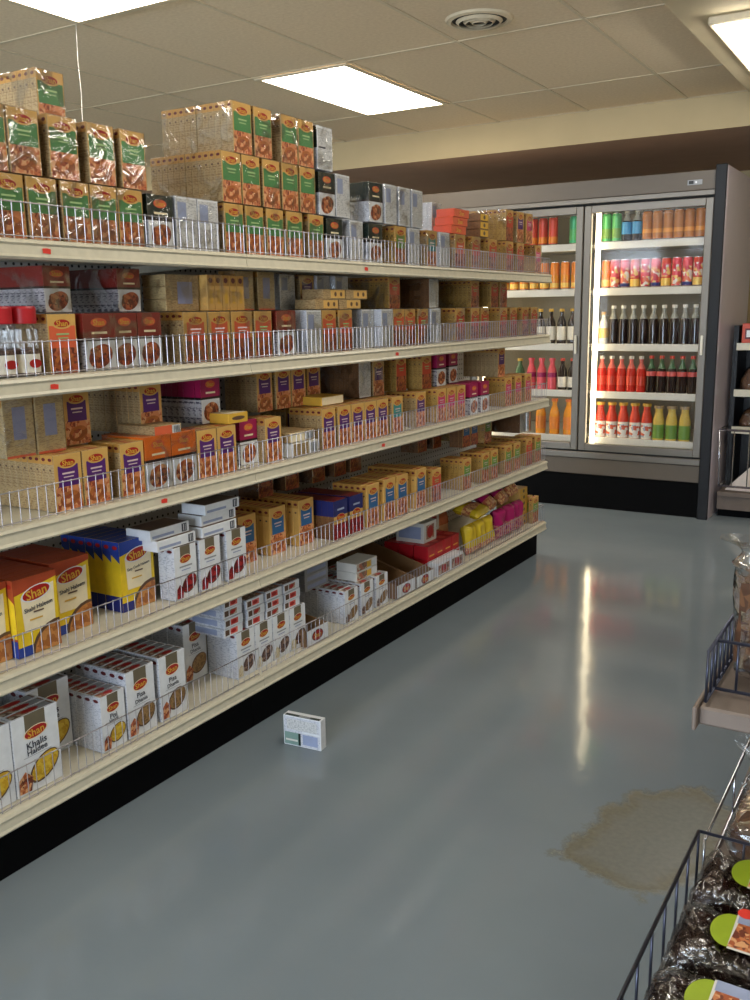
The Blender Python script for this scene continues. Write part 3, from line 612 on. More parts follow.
# ---- second shelf, upper row: packs turned spine-out and flats
t = empty('wrapped_carton_pack', (-1.87, 1.976, 1.3252)); tag(t, 'film-wrapped pack lying on its side with a pale blue label, upper row, second shelf', 'boxed spice mix', 'film-wrapped box packs on the second shelf')
for i in range(3):
    mb = MB(); mb.box(-.0425, .0425, -.066, .066, .0332*i, .0332*i+.0325, 'backtan', .0012, {'F': 'spine'})
    mb.build('carton', t)
mb = MB(); f = Face(mb, (.0432, -.02, .02), (0,1,0), (0,0,1), (1,0,0), .06, .06); f.rect(0, 0, 1, 1, 'labelblue'); mb.build('paper_label', t)
link('film_wrap', film_mesh(.134, .087, .0993), t)
t = empty('wrapped_carton_pack', (-1.87, 2.130, 1.3252)); tag(t, 'film-wrapped pack showing a row of gold spines, upper row, second shelf', 'boxed spice mix', 'film-wrapped box packs on the second shelf')
mb = MB(); mb.box(-.07, .07, -.0158, .0158, 0, .1, 'gold', .0012); f = carton_faces(mb, .14, .0316, .1)['F']; f.rect(.05, .7, .95, 1, 'goldtop'); f.ell(.5, .85, .009, .008, 'maroon', 0, 10); f.rect(.3, .2, .7, .6, 'goldyel')
c0 = mb.build('carton', t, (0, -.066, 0))
for i in range(1, 5):
    c = c0.copy(); COL.objects.link(c); c.parent = t; c.location = (0, -.066+.033*i, 0)
link('film_wrap', film_mesh(.166, .141, .1), t)
ops_flat = [('F', 'rect', .0, .0, .3, 1, 'spine'), ('F', 'rect', .34, .1, .96, .9, 'gold'), ('F', 'ell', .55, .5, .008, .008, 'brown', 0, 8), ('F', 'ell', .8, .5, .008, .008, 'brown', 0, 8), ('T', 'rect', .05, .05, .95, .95, 'goldtop')]
for i, (y, z) in enumerate([(2.655, 1.3252), (2.80, 1.3252), (2.70, 1.3588), (2.845, 1.3588)]):
    box_at('spice_carton', ops_flat, -1.845, y, z, .085, .139, .0325, 'spine', 'gold box lying flat, %s layer, %s of its pair, upper row, second shelf' % ('lower' if i < 2 else 'upper', 'nearer' if i % 2 == 0 else 'farther'), group='flat boxes on the second shelf')
# ---- top shelf: flat orange stack and yellow ends
for i in range(3):
    box_at('spice_carton', [('F', 'ell', .5, .5, .03, .010, 'redp'), ('F', 'text', 'Shan', .5, .5, .045, 'goldyel'), ('F', 'rect', .0, .8, 1, .98, 'orangep')], -1.845+.004*i, 3.66+.006*i, 1.6296+.0338*i, .085, .14, .033, 'orangep', 'orange box lying flat, %s of a stack of three on the top shelf' % ['lowest', 'middle', 'topmost'][i], group='flat orange boxes on the top shelf', mats={'L': 'redp'})
for i in range(3):
    box_at('spice_carton', [('F', 'rect', .03, .08, .97, .92, 'goldyel'), ('F', 'ell', .5, .5, .012, .009, 'brown', 0, 10)], -1.862, 3.895, 1.6296+.0338*i, .139, .085, .0325, 'spinebrown', 'box lying flat with a yellow end, %s of three on the top shelf' % ['lowest', 'middle', 'topmost'][i], group='flat yellow-ended boxes on the top shelf')
# ---- third shelf flats
bc = [('F', 'rect', .66, .1, .95, .9, 'white')]+[('F', 'rect', .69+.03*i, .15, .70+.03*i+.008*(i % 2), .85, 'black') for i in range(8)]
box_at('spice_carton', [('F', 'rect', .02, .05, .64, .95, 'orangep')]+bc, -1.86, 1.85, .9935, .139, .105, .028, 'spine', 'tan box lying flat with an orange end and barcode, third shelf', group='flat boxes on the third shelf')
box_at('spice_carton', [('F', 'rect', .02, .05, .98, .95, 'goldyel'), ('F', 'ell', .5, .5, .03, .006, 'brown'), ('T', 'rect', .02, .02, .98, .98, 'cream')], -1.865, 2.155, .9935, .139, .09, .030, 'goldyel', 'pale gold box lying flat above the purple boxes, third shelf', group='flat boxes on the third shelf')
box_at('spice_carton', [('F', 'rect', .02, .05, .6, .95, 'spine')]+bc, -1.845, 2.47, .8525, .139, .14, .045, 'offwhite', 'pale box lying flat in the gap, lower of two, third shelf', group='flat boxes on the third shelf')
box_at('spice_carton', [('F', 'rect', .02, .05, .6, .95, 'cream')]+bc, -1.86, 2.47, .8987, .139, .14, .033, 'spine', 'pale box with a barcode lying flat in the gap, upper of two, third shelf', group='flat boxes on the third shelf')
box_at('spice_carton', [('F', 'rect', .02, .05, .98, .95, 'cream'), ('T', 'rect', .02, .02, .98, .98, 'goldyel')], -1.89, 2.73, .9935, .1, .139, .03, 'goldyel', 'small pale gold box lying flat beside brown spines, third shelf', group='flat boxes on the third shelf')
# ---- fourth shelf white flats
wfl = [('F', 'rect', .05, .2, .6, .45, 'bluegray'), ('F', 'rect', .80, .12, .93, .88, 'ink'), ('F', 'rect', .84, .2, .86, .8, 'white'), ('F', 'rect', .89, .2, .9, .8, 'white'), ('T', 'rect', .03, .03, .97, .97, 'brown')]
k = 0
for y, n, zb in ((1.862, 2, .6752), (2.045, 3, .6752)):
    for i in range(n):
        k += 1
        box_at('spice_carton', wfl, -1.84-.006*((i*2) % 3), y+.012*i*(1 if n == 3 else -1), zb+.0312*i, .092, .155, .0305, 'white', 'white box lying flat with a barcode, %s of the %s stack, fourth shelf' % (['lowest', 'second', 'third'][i], 'two-box' if n == 2 else 'three-box'), group='flat white boxes on the fourth shelf')
# ---- bottom shelf flats on the white boxes
for c, (y, n) in enumerate([(2.095, 4), (2.205, 3), (2.303, 3), (2.40, 3)]):
    for i in range(n):
        pc = ['salmon', 'coral', 'toppic'][(i+c) % 3]
        box_at('spice_carton', [('F', 'rect', .06, .2, .28, .8, 'brown'), ('F', 'rect', .33, .2, .72, .8, pc), ('F', 'ell', .5, .5, .012, .006, 'logored'), ('L', 'rect', .1, .2, .8, .8, 'bluegray'), ('T', 'rect', .03, .03, .97, .97, 'toppic')],
            -1.875+.003*(i % 2), y, .3390+.0306*i, .145, .088, .0298, 'spinewhite', 'white box lying flat, layer %s of stack %s from the near end, bottom shelf' % (['one', 'two', 'three', 'four'][i], ['one', 'two', 'three', 'four'][c]), group='flat white boxes on the bottom shelf', mats={'F': 'white', 'T': 'white'})
for i in range(4):
    box_at('spice_carton', [('F', 'rect', .1, .2, .9, .7, 'bluegray')], -1.96, 2.70, .3142+.0306*i, .10, .15, .0298, 'gray', 'greyish box lying flat, %s of four stacked on the low white boxes' % ['lowest', 'second', 'third', 'topmost'][i], group='flat boxes on the bottom shelf')
for i in range(2):
    box_at('spice_carton', [('F', 'rect', .04, .1, .5, .9, 'toppic'), ('F', 'rect', .5, .15, .7, .85, 'goldyel'), ('F', 'rect', .74, .1, .96, .9, 'white')], -1.86, 2.90, .3142+.0346*i, .09, .15, .034, 'offwhite', 'white picture box lying flat, %s of two at the back of low white boxes' % ['lower', 'upper'][i], group='flat boxes on the bottom shelf')
# ---- opened carton trays
def tray(y, w, lip, label, sx=-1.772, depth=.36, back=.11):
    t = empty('carton_tray', (sx, y, .1876)); tag(t, label, 'carton tray', 'opened carton trays on the bottom shelf')
    h = w/2; e = .004
    mb = MB(); mb.box(-depth, 0, -h, h, 0, e, 'cardboard'); mb.box(-e, 0, -h, h, e, lip, 'cardboard', 0, {'F': 'white'}); mb.box(-depth, -depth+e, -h, h, e, back, 'cardboard')
    for s in (-1, 1):
        y0, y1 = (-h, -h+e) if s < 0 else (h-e, h)
        mb.mesh_part([(0, y0, e), (0, y0, lip), (-depth, y0, back), (-depth, y0, e)], [(0,1,2,3)], 'cardboard'); mb.mesh_part([(0, y1, e), (0, y1, lip), (-depth, y1, back), (-depth, y1, e)], [(3,2,1,0)], 'cardboard')
        mb.mesh_part([(0, y0, lip), (0, y1, lip), (-depth, y1, back), (-depth, y0, back)], [(0,1,2,3)], 'cardboard')
    mb.build('tray_body', t)
    mb = MB(); f = Face(mb, (.0004, -h, 0), (0,1,0), (0,0,1), (1,0,0), w, lip); f.ell(.5, .52, .034, .020, 'brown'); f.ell(.5, .52, .03, .017, 'logored'); f.text('Shan', .5, .52, .044, 'goldyel'); mb.build('printed_logo', t)
tray(2.50, .125, .058, 'empty white carton tray with a red oval logo between white box columns, bottom shelf')
tray(3.13, .15, .055, 'empty brown-lined carton tray beside the low white boxes, bottom shelf', back=.15)
tray(3.29, .15, .05, 'empty white-lipped carton tray farthest along the bottom shelf', back=.15)
for i, (y, x) in enumerate([(3.47, -1.80), (3.60, -1.80)]):
    box_at('spice_carton', [('F', 'rect', .05, .1, .95, .8, 'toppic'), ('F', 'ell', .5, .5, .025, .014, 'logored')], x, y, .1875, .05, .12, .06, 'white', 'small low white picture box, %s of two at the front of the red boxes' % ['nearer', 'farther'][i], group='low white boxes on the bottom shelf')
k = 0
for lz in range(2):
    for ix in range(3):
        for iy in range(4):
            k += 1
            box_at('spice_carton', [('F', 'ell', .5, .6, .022, .014, 'logored'), ('F', 'rect', .2, .2, .8, .3, 'goldyel'), ('T', 'ell', .5, .5, .022, .022, 'coral')], -1.87-.075*ix, 3.47+.077*iy, .1875+.0612*lz, .07, .074, .06, 'redcap', 'small red box in the red block, %s layer, %s row back, %s along, bottom shelf' % (['lower', 'upper'][lz], ORD[ix], ORD[iy]), group='small red boxes on the bottom shelf')
for i, (x, y, z) in enumerate([(-1.945, 3.53, .3096), (-2.02, 3.70, .3096)]):
    box_at('spice_carton', [('F', 'rect', .2, .15, .8, .85, 'toppic'), ('F', 'ell', .5, .5, .028, .028, 'logored'), ('L', 'rect', .1, .2, .9, .8, 'bluegray')], x, y, z, .14, .12, .09, 'offwhite', 'white cube-like box with a red picture on the red block, %s' % ['nearer one', 'farther one'][i], group='white boxes on the red block')
# ---- pouches
def pouch(w, h, t, mats, seed=1, nx=10, nz=12):
    """pillow pouch standing in Y-Z, crimped top and bottom"""
    rnd = random.Random(seed); mb = MB()
    for side in (1, -1):
        vs = []; 
        for j in range(nz+1):
            v = j/nz; zz = v*h; crimp = min(1, v/.14, (1-v)/.14)
            for i in range(nx+1):
                u = i/nx; e = min(1, u/.2, (1-u)/.2)
                b = t/2*math.sin(PI/2*max(0, crimp))**.7*math.sin(PI/2*e)**.6
                b *= 1+.22*math.sin(7*u+seed)*math.sin(6*v+2*seed)
                yy = (u-.5)*w*(1-.08*math.sin(PI*v)) if crimp >= 0 else 0
                vs.append((side*(b+.0006), yy, zz))
        for j in range(nz):
            mt = mats[min(len(mats)-1, int(j/nz*len(mats)))]
            fs = []
            for i in range(nx):
                a = j*(nx+1)+i; q = (a, a+1, a+nx+2, a+nx+1); fs.append(q if side > 0 else q[::-1])
            mb.mesh_part(vs, fs, mt, True)
    o = mb.build('food_pouch', weld=True); return o
def place_pouch(w, h, t, mats, loc, rot, label, seed):
    o = pouch(w, h, t, mats, seed); o.location = loc; o.rotation_euler = rot
    tag(o, label, 'food pouch', 'food pouches on the bottom shelf')
yb = ['bagyellow', 'bagfood', 'bagyellow']
for i, y in enumerate((3.84, 3.94, 4.04)):
    place_pouch(.095, .14, .05, ['bagfood', 'bagyellow', 'bagyellow', 'bagyellow'], (-1.825, y, .188), (0, -.1, 0), 'upright yellow pouch, %s of three from the near end, bottom shelf' % ORD[i], 3+i)
place_pouch(.2, .13, .045, ['bagyellow', 'bagfood', 'bagyellow'], (-1.80, 3.94, .362), (0, -1.35, .1), 'yellow pouch lying across the three upright yellow pouches', 9)
for i, y in enumerate((4.17, 4.29, 4.40)):
    place_pouch(.11, .15, .055, ['bagpowder', 'bagpowder', 'bagmagenta', 'bagmagenta'], (-1.825, y, .188), (0, -.08, 0), 'upright magenta pouch, %s of three beside the yellow pouches' % ORD[i], 12+i)
place_pouch(.13, .17, .055, ['bagfood', 'bagmagenta', 'bagmagenta'], (-1.83, 4.11, .352), (0, -.85, .15), 'magenta pouch lying on top of the others, nearer of two', 20)
place_pouch(.13, .17, .055, ['bagfood', 'bagmagenta', 'bagmagenta'], (-1.83, 4.26, .355), (0, -.85, .1), 'magenta pouch lying on top of the others, farther of two', 21)
place_pouch(.13, .16, .05, ['bagfood', 'baggreen', 'baggreen'], (-1.84, 4.395, .370), (0, -.8, .05), 'dark green pouch lying on top beside the gold stack', 22)
place_pouch(.12, .19, .05, ['bagorange', 'bagpicture', 'bagorange'], (-1.97, 3.83, .188), (0, -.1, 0), 'orange-brown pouch standing behind the yellow pouches', 25)
for i in range(6):
    box_at('spice_carton', [('F', 'rect', .03, .08, .97, .92, 'goldyel'), ('F', 'ell', .5, .5, .013, .009, 'brown', 0, 10)], -1.90+.0*i, 4.52-.004*i, .1875+.0336*i, .139, .10, .0325, 'gold', 'gold box lying flat at the shelf end, %s of a leaning stack of six' % ORD[i], group='stacked gold boxes at the end of the bottom shelf')
for i in range(3):
    o = link('spice_carton', carton('LG'), None, (-1.80-.034*(i % 3)*0-.034*0, 4.0, 0)); o.location = (-1.808, 4.585, .188) if i == 0 else ((-1.842-.0335*(i-1), 4.585, .188))
    tag(o, 'gold-and-leaf-green box standing at the very end of the bottom shelf, %s back' % ORD[i], 'boxed spice mix', 'standing boxes at the end of the bottom shelf')

# ---- the carton on the floor
t = box_at('dropped_carton', [('L', 'rect', .02, .03, .98, .97, 'spinewhite'), ('L', 'rect', .03, .04, .44, .45, 'palegreen'), ('L', 'rect', .40, .04, .46, .45, 'dkgreen'), ('L', 'rect', .06, .16, .38, .22, 'offwhite'), ('L', 'rect', .5, .48, .97, .53, 'white'), ('L', 'rect', .52, .10, .92, .44, 'bluegray'), ('L', 'rect', .1, .55, .9, .9, 'backwhite'), ('T', 'rect', .02, .04, .45, .96, 'dkgreen'), ('T', 'rect', .1, .3, .4, .6, 'gray')],
    -1.582, 2.148, 0, .132, .032, .098, 'white', 'white printed pack with green and black patch standing alone on the floor', 'boxed spice mix')
t.rotation_euler = (0, 0, .10)

# ------------------------------------------------------------------ drinks coolers
CY = 5.942
c = empty('drinks_cooler', (-2.42, CY, 0)); tag(c, 'tall glass-door drinks cooler with lit shelves at the end of the aisle', 'drinks cooler')
ox, oy = -2.42, CY
def cb(name, boxes, parent=c):
    mb = MB()
    for b in boxes: mb.box(b[0]-ox, b[1]-ox, b[2]-oy, b[3]-oy, b[4], b[5], b[6], b[7] if len(b) > 7 else 0, b[8] if len(b) > 8 else None)
    return mb.build(name, parent)
XR, XL = -1.25, -3.60
cb('end_panel', [(-1.215, -1.17, CY-.03, 6.82, .0, 2.12, 'laminate', .002)])
cb('corner_post', [(-1.236, -1.172, CY-.05, CY-.028, 0, 2.125, 'coolerblack', .004)])
cb('end_panel', [(XL-.05, XL-.005, CY-.03, 6.82, 0, 2.12, 'laminate', .002)])
cb('cabinet', [(XL-.004, -1.216, 6.76, 6.82, .0, 2.10, 'coolerback'), (XL-.004, -1.216, CY+.02, 6.76, 1.96, 2.10, 'coolerwhite'), (XL-.004, -1.216, CY+.06, 6.76, .25, .40, 'coolerwhite'), (-1.232, -1.216, CY+.02, 6.76, .40, 1.96, 'coolerwhite'), (XL-.004, XL+.02, CY+.02, 6.76, .4, 1.96, 'coolerwhite')])
hd = cb('header_panel', [(XL-.004, -1.238, CY-.02, CY+.018, 1.99, 2.10, 'coolergray', .003)])
cb('header_trim', [(XL-.004, -1.238, CY-.028, CY+.018, 1.958, 1.988, 'alu', .003)])
cb('thermometer_display', [(-1.40, -1.315, CY-.024, CY-.021, 2.022, 2.05, 'gray'), (-1.392, -1.365, CY-.026, CY-.0241, 2.027, 2.045, 'black'), (-1.355, -1.345, CY-.026, CY-.0241, 2.03, 2.042, 'white')])
cb('lower_trim', [(XL-.004, -1.238, CY-.028, CY+.018, .335, .375, 'alu', .003)])
cb('lower_panel', [(XL-.004, -1.238, CY-.02, CY+.018, .225, .333, 'coolergray', .003)])
cb('kick_plate', [(XL-.004, -1.238, CY-.012, CY+.018, .0, .222, 'kick')])
cb('gasket', [(XL, -1.238, CY+.001, CY+.02, .376, .384, 'gasket'), (XL, -1.238, CY+.001, CY+.02, 1.945, 1.957, 'gasket')]+[(x-.008, x+.008, CY+.001, CY+.06, .384, 1.945, 'gasket') for x in (-2.03, -2.815)])
DX = [(-2.026, -1.240), (-2.811, -2.034), (-3.596, -2.819)]
for di, (x0, x1) in enumerate(DX):
    w_ = .046
    d = cb('door', [(x0, x0+w_, CY-.03, CY, .386, 1.944, 'alu', .004), (x1-w_, x1, CY-.03, CY, .386, 1.944, 'alu', .004), (x0+w_, x1-w_, CY-.03, CY, .386, .386+w_, 'alu', .003), (x0+w_, x1-w_, CY-.03, CY, 1.944-w_, 1.944, 'alu', .003)])
    g = cb('glass_pane', [(x0+w_, x1-w_, CY-.016, CY-.010, .386+w_, 1.944-w_, 'doorglass')]); g.parent = d
    hx = x1-.03
    h = cb('handle', [(hx, hx+.014, CY-.055, CY-.042, 1.02, 1.14, 'whitelabel', .003), (hx+.002, hx+.012, CY-.042, CY-.03, 1.03, 1.04, 'alu'), (hx+.002, hx+.012, CY-.042, CY-.03, 1.12, 1.13, 'alu')]); h.parent = d
    mb = MB(); lx = x0+w_+.022
    mb.tube((lx-ox, .05, .43), (lx-ox, .05, 1.91), .016, 'led', 10); mb.build('lamp_tube', c)
CZ = [1.72, 1.43, 1.075, .765, .46]
for z in CZ:
    for x0, x1 in DX:
        mb = MB(); a, b_ = x0-ox+.03, x1-ox-.005
        mb.box(a, b_, .105, .80, z-.02, z-.001, 'coolerwhite')
        mb.box(a, b_, .088, .104, z-.040, z+.006, 'coolerwhite', .003)
        mb.build('shelf', c)
PROT = {}
def drink(kind, name, parts):
    """parts: list of (part name, builder)"""
    if kind not in PROT:
        PROT[kind] = []
        for pn, fn in parts:
            mb = MB(); fn(mb); o = mb.build(pn, None); PROT[kind].append((pn, o.data)); bpy.data.objects.remove(o)
    return PROT[kind]
CAN = [(0, .002), (.024, 0), (.0306, .012), (.0306, .150), (.027, .164), (.027, .168), (.025, .165), (0, .164)]
def can(body, band=None, h=.168):
    s = h/.168
    def f(mb):
        pr = [(r, z*s) for r, z in CAN]; mb.lathe(pr, 20, ['canmetal', 'canmetal', body, body, 'canmetal', 'canmetal', 'canmetal'])
        if band:
            for j, (z0, z1, bm_) in enumerate(band): mb.lathe([(.0309, z0), (.0309, z1)], 20, bm_)
    return f
def place_can(kind, body, band, x, y, z, label, group, h=.186):
    me = drink(kind, 'drink_can', [('drink_can', can(body, band, h))])[0][1]
    o = link('drink_can', me, None, (x, y, z+.0006)); o.rotation_euler = (0, 0, random.random()*6); tag(o, label, 'drink can', group)
def bottle_parts(glass, label, capm, h, r, neck, labz, liquid=None, lab2=None):
    def body(mb):
        pr = [(0, .001), (r*.85, 0), (r, .006), (r, h*.56), (r*.86, h*.66), (neck, h*.8), (neck, h*.93), (neck*1.15, h*.935), (neck*1.1, h*.95), (0, h*.95)]
        ms = [glass]*len(pr)
        if liquid: ms = [glass]*4+[liquid]*5
        mb.lathe(pr, 18, ms)
    def lab(mb): mb.lathe([(r+.0004, h*labz[0]), (r+.0008, h*labz[0]+.001), (r+.0008, h*labz[1]), (r+.0004, h*labz[1]+.001)], 18, label)
    def cap(mb): mb.lathe([(neck*1.3, h*.92), (neck*1.35, h*.925), (neck*1.3, h), (0, h)], 14, capm)
    out = [('bottle_body', body), ('bottle_cap', cap)]
    if label: out.insert(1, ('bottle_label', lab))
    if lab2:
        out.insert(2, ('lower_label', lambda mb: mb.lathe([(r+.0004, h*lab2[0]), (r+.0009, h*lab2[0]+.001), (r+.0009, h*lab2[1]), (r+.0004, h*lab2[1]+.001)], 18, lab2[2])))
    return out
def place_bottle(kind, parts, x, y, z, label, group):
    ps = drink(kind, 'drink_bottle', parts)
    t = empty('drink_bottle', (x, y, z+.0006)); tag(t, label, 'drink bottle', group)
    for pn, me in ps: link(pn, me, t)
DY = 6.09
RS = ['top', 'second', 'third', 'fourth', 'bottom']
def xr(i, n=10, x0=-1.936, st=.0652): return x0+st*i
E1 = 'end cooler door'
for i in range(2): place_can('green', 'cangreen', [(.03, .09, 'lgreen')], xr(i), DY, CZ[0], 'tall green can, %s from the lamp, top shelf, end cooler door' % ORD[i], 'cans in the cooler')
for i in range(2): place_bottle('blueb', bottle_parts('colaglass', 'bluelabel', 'whitelabel', .20, .031, .012, (.25, .62), 'clearneck'), xr(2+i), DY, CZ[0], 'white-capped bottle with blue label, %s of two, top shelf, end cooler door' % ORD[i], 'bottles in the cooler')
for i in range(6): place_can('amber', 'amber', [(.05, .075, 'orangejuice')], xr(4+i), DY, CZ[0], 'amber can, %s after the blue-labelled bottles, top shelf, end cooler door' % ORD[i], 'cans in the cooler')
for i in range(6): place_can('amber', 'amber', None, xr(4+i)+.02, DY+.105, CZ[0], 'amber can in the back rank, %s along, top shelf, end cooler door' % ORD[i], 'cans in the cooler')
place_can('redpink', 'canred', [(.05, .12, 'canpink')], xr(10), DY, CZ[0], 'single red can at the far end of the top cooler shelf', 'cans in the cooler')
place_can('coralx', 'canorange', [(.02, .06, 'canyellow')], xr(0), DY+.02, CZ[1], 'orange can set back beside the lamp, second shelf, end cooler door', 'cans in the cooler')
for i in range(10):
    knd = ['coral1', 'coral2', 'coral3'][i % 3]
    bd = [[(.014, .075, 'canprint'), (.10, .15, 'canprint')], [(.014, .035, 'navyb'), (.035, .13, 'canprint')], [(.014, .06, 'canyellow'), (.07, .15, 'canprint')]][i % 3]
    place_can(knd, 'canpink' if i % 3 != 2 else 'canred', bd, xr(1+i), DY, CZ[1], 'pink and yellow tall can, %s from the lamp, second shelf, end cooler door' % ORD[i], 'cans in the cooler')
for i in range(10):
    place_bottle('dark', bottle_parts('colaglass', None, 'whitelabel', .25, .031, .012, None, 'clearneck'), xr(1+i), DY, CZ[2], 'dark bottle with clear neck, %s from the lamp, third shelf, end cooler door' % ORD[i], 'bottles in the cooler')
place_bottle('cream', bottle_parts('whitelabel', 'canyellow', 'gold', .21, .030, .013, (.2, .5)), xr(0), DY, CZ[2], 'cream-labelled bottle beside the lamp, third shelf, end cooler door', 'bottles in the cooler')
for i in range(5): place_bottle('red', bottle_parts('redjuice', 'canred', 'whitelabel', .235, .031, .012, (.2, .45), 'salmon'), xr(i), DY, CZ[3], 'red soda bottle, %s from the lamp, fourth shelf, end cooler door' % ORD[i], 'bottles in the cooler')
for i in range(6): place_bottle('cola', bottle_parts('colaglass', 'redlabel', 'canred', .24, .031, .012, (.46, .58), 'greenglass'), xr(5+i), DY, CZ[3], 'dark cola bottle with red label, %s after the red sodas, fourth shelf' % ORD[i], 'bottles in the cooler')
for i in range(5): place_bottle('redwhite', bottle_parts('canred', 'whitelabel', 'goldyel', .235, .036, .022, (.02, .46), 'canred', (.06, .4, 'fruitlabel')), xr(i, st=.0775), DY, CZ[4], 'red-topped bottle with white lower label, %s from the lamp, bottom cooler shelf' % ORD[i], 'bottles in the cooler')
for i in range(3): place_bottle('yelgreen', bottle_parts('yeljuice', 'lgreen', 'tancard', .225, .037, .024, (.06, .45), 'yeljuice'), -1.548+.083*i, DY, CZ[4], 'yellow juice bottle with green label, %s of three, bottom cooler shelf' % ORD[i], 'bottles in the cooler')
# the door half hidden by the shelving
E2 = 'half-hidden cooler door'
for i in range(5): place_can('coral9', 'canred', [(.02, .06, 'canorange')], -2.30-.07*i, DY, CZ[0], 'red-orange can, %s from the green can, top shelf, half-hidden cooler door' % ORD[i], 'cans in the cooler')
place_can('teal', 'canteal', [(.03, .1, 'cangreen')], -2.155, DY, CZ[0], 'single teal-green can, top shelf, half-hidden cooler door', 'cans in the cooler')
for i in range(8): place_can('orange', 'canorange', [(.06, .1, 'orangejuice'), (.02, .05, 'canyellow')], -2.135-.073*i, DY, CZ[1], 'orange can, %s from the door edge, second shelf, half-hidden cooler door' % ORD[i], 'cans in the cooler')
for i in range(6): place_bottle('brownwhite', bottle_parts('colaglass', 'whitelabel', 'goldyel', .235, .031, .012, (.12, .5)), -2.15-.075*i, DY, CZ[2], 'brown bottle with white label, %s from the door edge, third shelf' % ORD[i], 'bottles in the cooler')
for i in range(2): place_bottle('darkw', bottle_parts('colaglass', 'whitelabel', 'canred', .215, .031, .012, (.1, .42)), -2.14-.07*i, DY, CZ[3], 'dark bottle with cream label, %s from the door edge, fourth shelf, half-hidden door' % ORD[i], 'bottles in the cooler')
for i in range(3): place_bottle('pinkb', bottle_parts('canpink', 'bagmagenta', 'canpink', .215, .032, .016, (.4, .54)), -2.285-.075*i, DY, CZ[3], 'pink bottle, %s after the dark bottles, fourth shelf, half-hidden door' % ORD[i], 'bottles in the cooler')
place_bottle('greenb', bottle_parts('greenglass', 'canyellow', 'goldyel', .21, .032, .014, (.1, .4)), -2.52, DY, CZ[3], 'green bottle after the pink ones, fourth shelf, half-hidden cooler door', 'bottles in the cooler')
for i in range(3): place_bottle('orangeb', bottle_parts('orangejuice', 'canorange', 'orange', .245, .035, .017, (.15, .5)), -2.16-.10*i, DY, CZ[4], 'orange juice bottle, %s from the door edge, bottom shelf, half-hidden cooler door' % ORD[i], 'bottles in the cooler')
place_can('silver', 'canmetal', None, -2.46, DY, CZ[4]+.0, 'plain silver can, bottom shelf, half-hidden cooler door', 'cans in the cooler')

# ------------------------------------------------------------------ back shelving beside the cooler
t = empty('back_shelving', (-.575, 6.37, 0)); tag(t, 'dark shelving unit with a wire basket beside the cooler end panel', 'shelving')
mb = MB(); mb.box(-.57, .6, .2, .22, 0, 1.19, 'coolerblack'); mb.build('back_panel', t)
for x in (-.57, .56):
    mb = MB(); mb.box(x, x+.03, -.12, .2, 0, 1.19, 'coolerblack'); mb.build('side_panel', t)
for z in (1.08, .79, .555):
    mb = MB(); mb.box(-.54, .56, -.16, .2, z-.03, z, 'coolerblack', 0, {'F': 'shelfwhite'}); mb.box(-.54, .56, -.172, -.16, z-.04, z+.004, 'channel'); mb.build('shelf', t)
mb = MB(); mb.box(-.57, .6, -.35, .2, .135, .165, 'woodgray', .003); mb.box(-.57, .6, -.335, -.315, .05, .134, 'woodgray'); mb.build('base_deck', t)
mb = MB(); mb.box(-.57, .6, -.30, .2, 0, .05, 'kick'); mb.build('kick_plate', t)
mb = MB()
xa, xb, ya, za, zb_ = -.58, .55, -.34, .20, .555
for a, b_ in (((xa, ya, zb_), (xb, ya, zb_)), ((xa+.02, ya, za), (xb, ya, za)), ((xa, ya, zb_), (xa+.015, ya, za)), ((xa, ya, zb_), (xa, .1, zb_)), ((xa+.015, ya, za), (xa+.015, .1, za))): mb.tube(a, b_, .007, 'chrome', 8)
for i in range(1, 14): mb.tube((xa+.09*i, ya, za), (xa+.09*i, ya, zb_), .004, 'chrome', 6)
mb.build('wire_basket', t)
box_at('red_box', [('L', 'rect', .1, .2, .9, .75, 'maroon'), ('L', 'rect', .15, .3, .3, .65, 'white'), ('L', 'rect', .4, .3, .5, .65, 'white')], -1.01, 6.34, 1.0815, .18, .14, .12, 'redp', 'small red-orange box on the back shelving beside the cooler', 'box')
def mound(name, x, y, z, sx, sy, sz, mat, label, cat, n=14, m_=8, seed=1, group=None, film=None):
    rnd = random.Random(seed); mb = MB(); vs = []
    for j in range(m_+1):
        v = j/m_
        for i in range(n):
            a = 2*PI*i/n; rr = (1-v**2.2)**.5 if v < 1 else 0
            kx = abs(math.cos(a))**.6*math.copysign(1, math.cos(a)); ky = abs(math.sin(a))**.6*math.copysign(1, math.sin(a))
            k = 1+.08*math.sin(3*a+seed)+.05*(rnd.random()-.5)
            vs.append((sx/2*kx*rr*k, sy/2*ky*rr*k, sz*v))
    fs = [(j*n+i, j*n+(i+1) % n, (j+1)*n+(i+1) % n, (j+1)*n+i) for j in range(m_) for i in range(n)]
    if film:
        t = empty(name, (x, y, z)); mb.mesh_part(vs, fs, mat, True); mb.build('contents', t)
        mb2 = MB(); mb2.mesh_part([(a*1.06, b_*1.06, c_*1.05+.001) for a, b_, c_ in vs], fs, film, True); mb2.build('clear_bag', t)
        return tag(t, label, cat, group)
    mb.mesh_part(vs, fs, mat, True); o = mb.build(name, None, (x, y, z)); return tag(o, label, cat, group)
mound('bagged_bread', -.965, 6.34, .7905, .26, .16, .17, 'bread', 'clear bag of brown bread on the back shelving under the red box', 'bread', seed=3, film='bagfilm')
mound('bagged_loaf', -.975, 6.34, .5555, .22, .16, .13, 'bread', 'clear bag of pale bread lowest on the back shelving behind the basket rim', 'bread', seed=4, film='bagfilm')
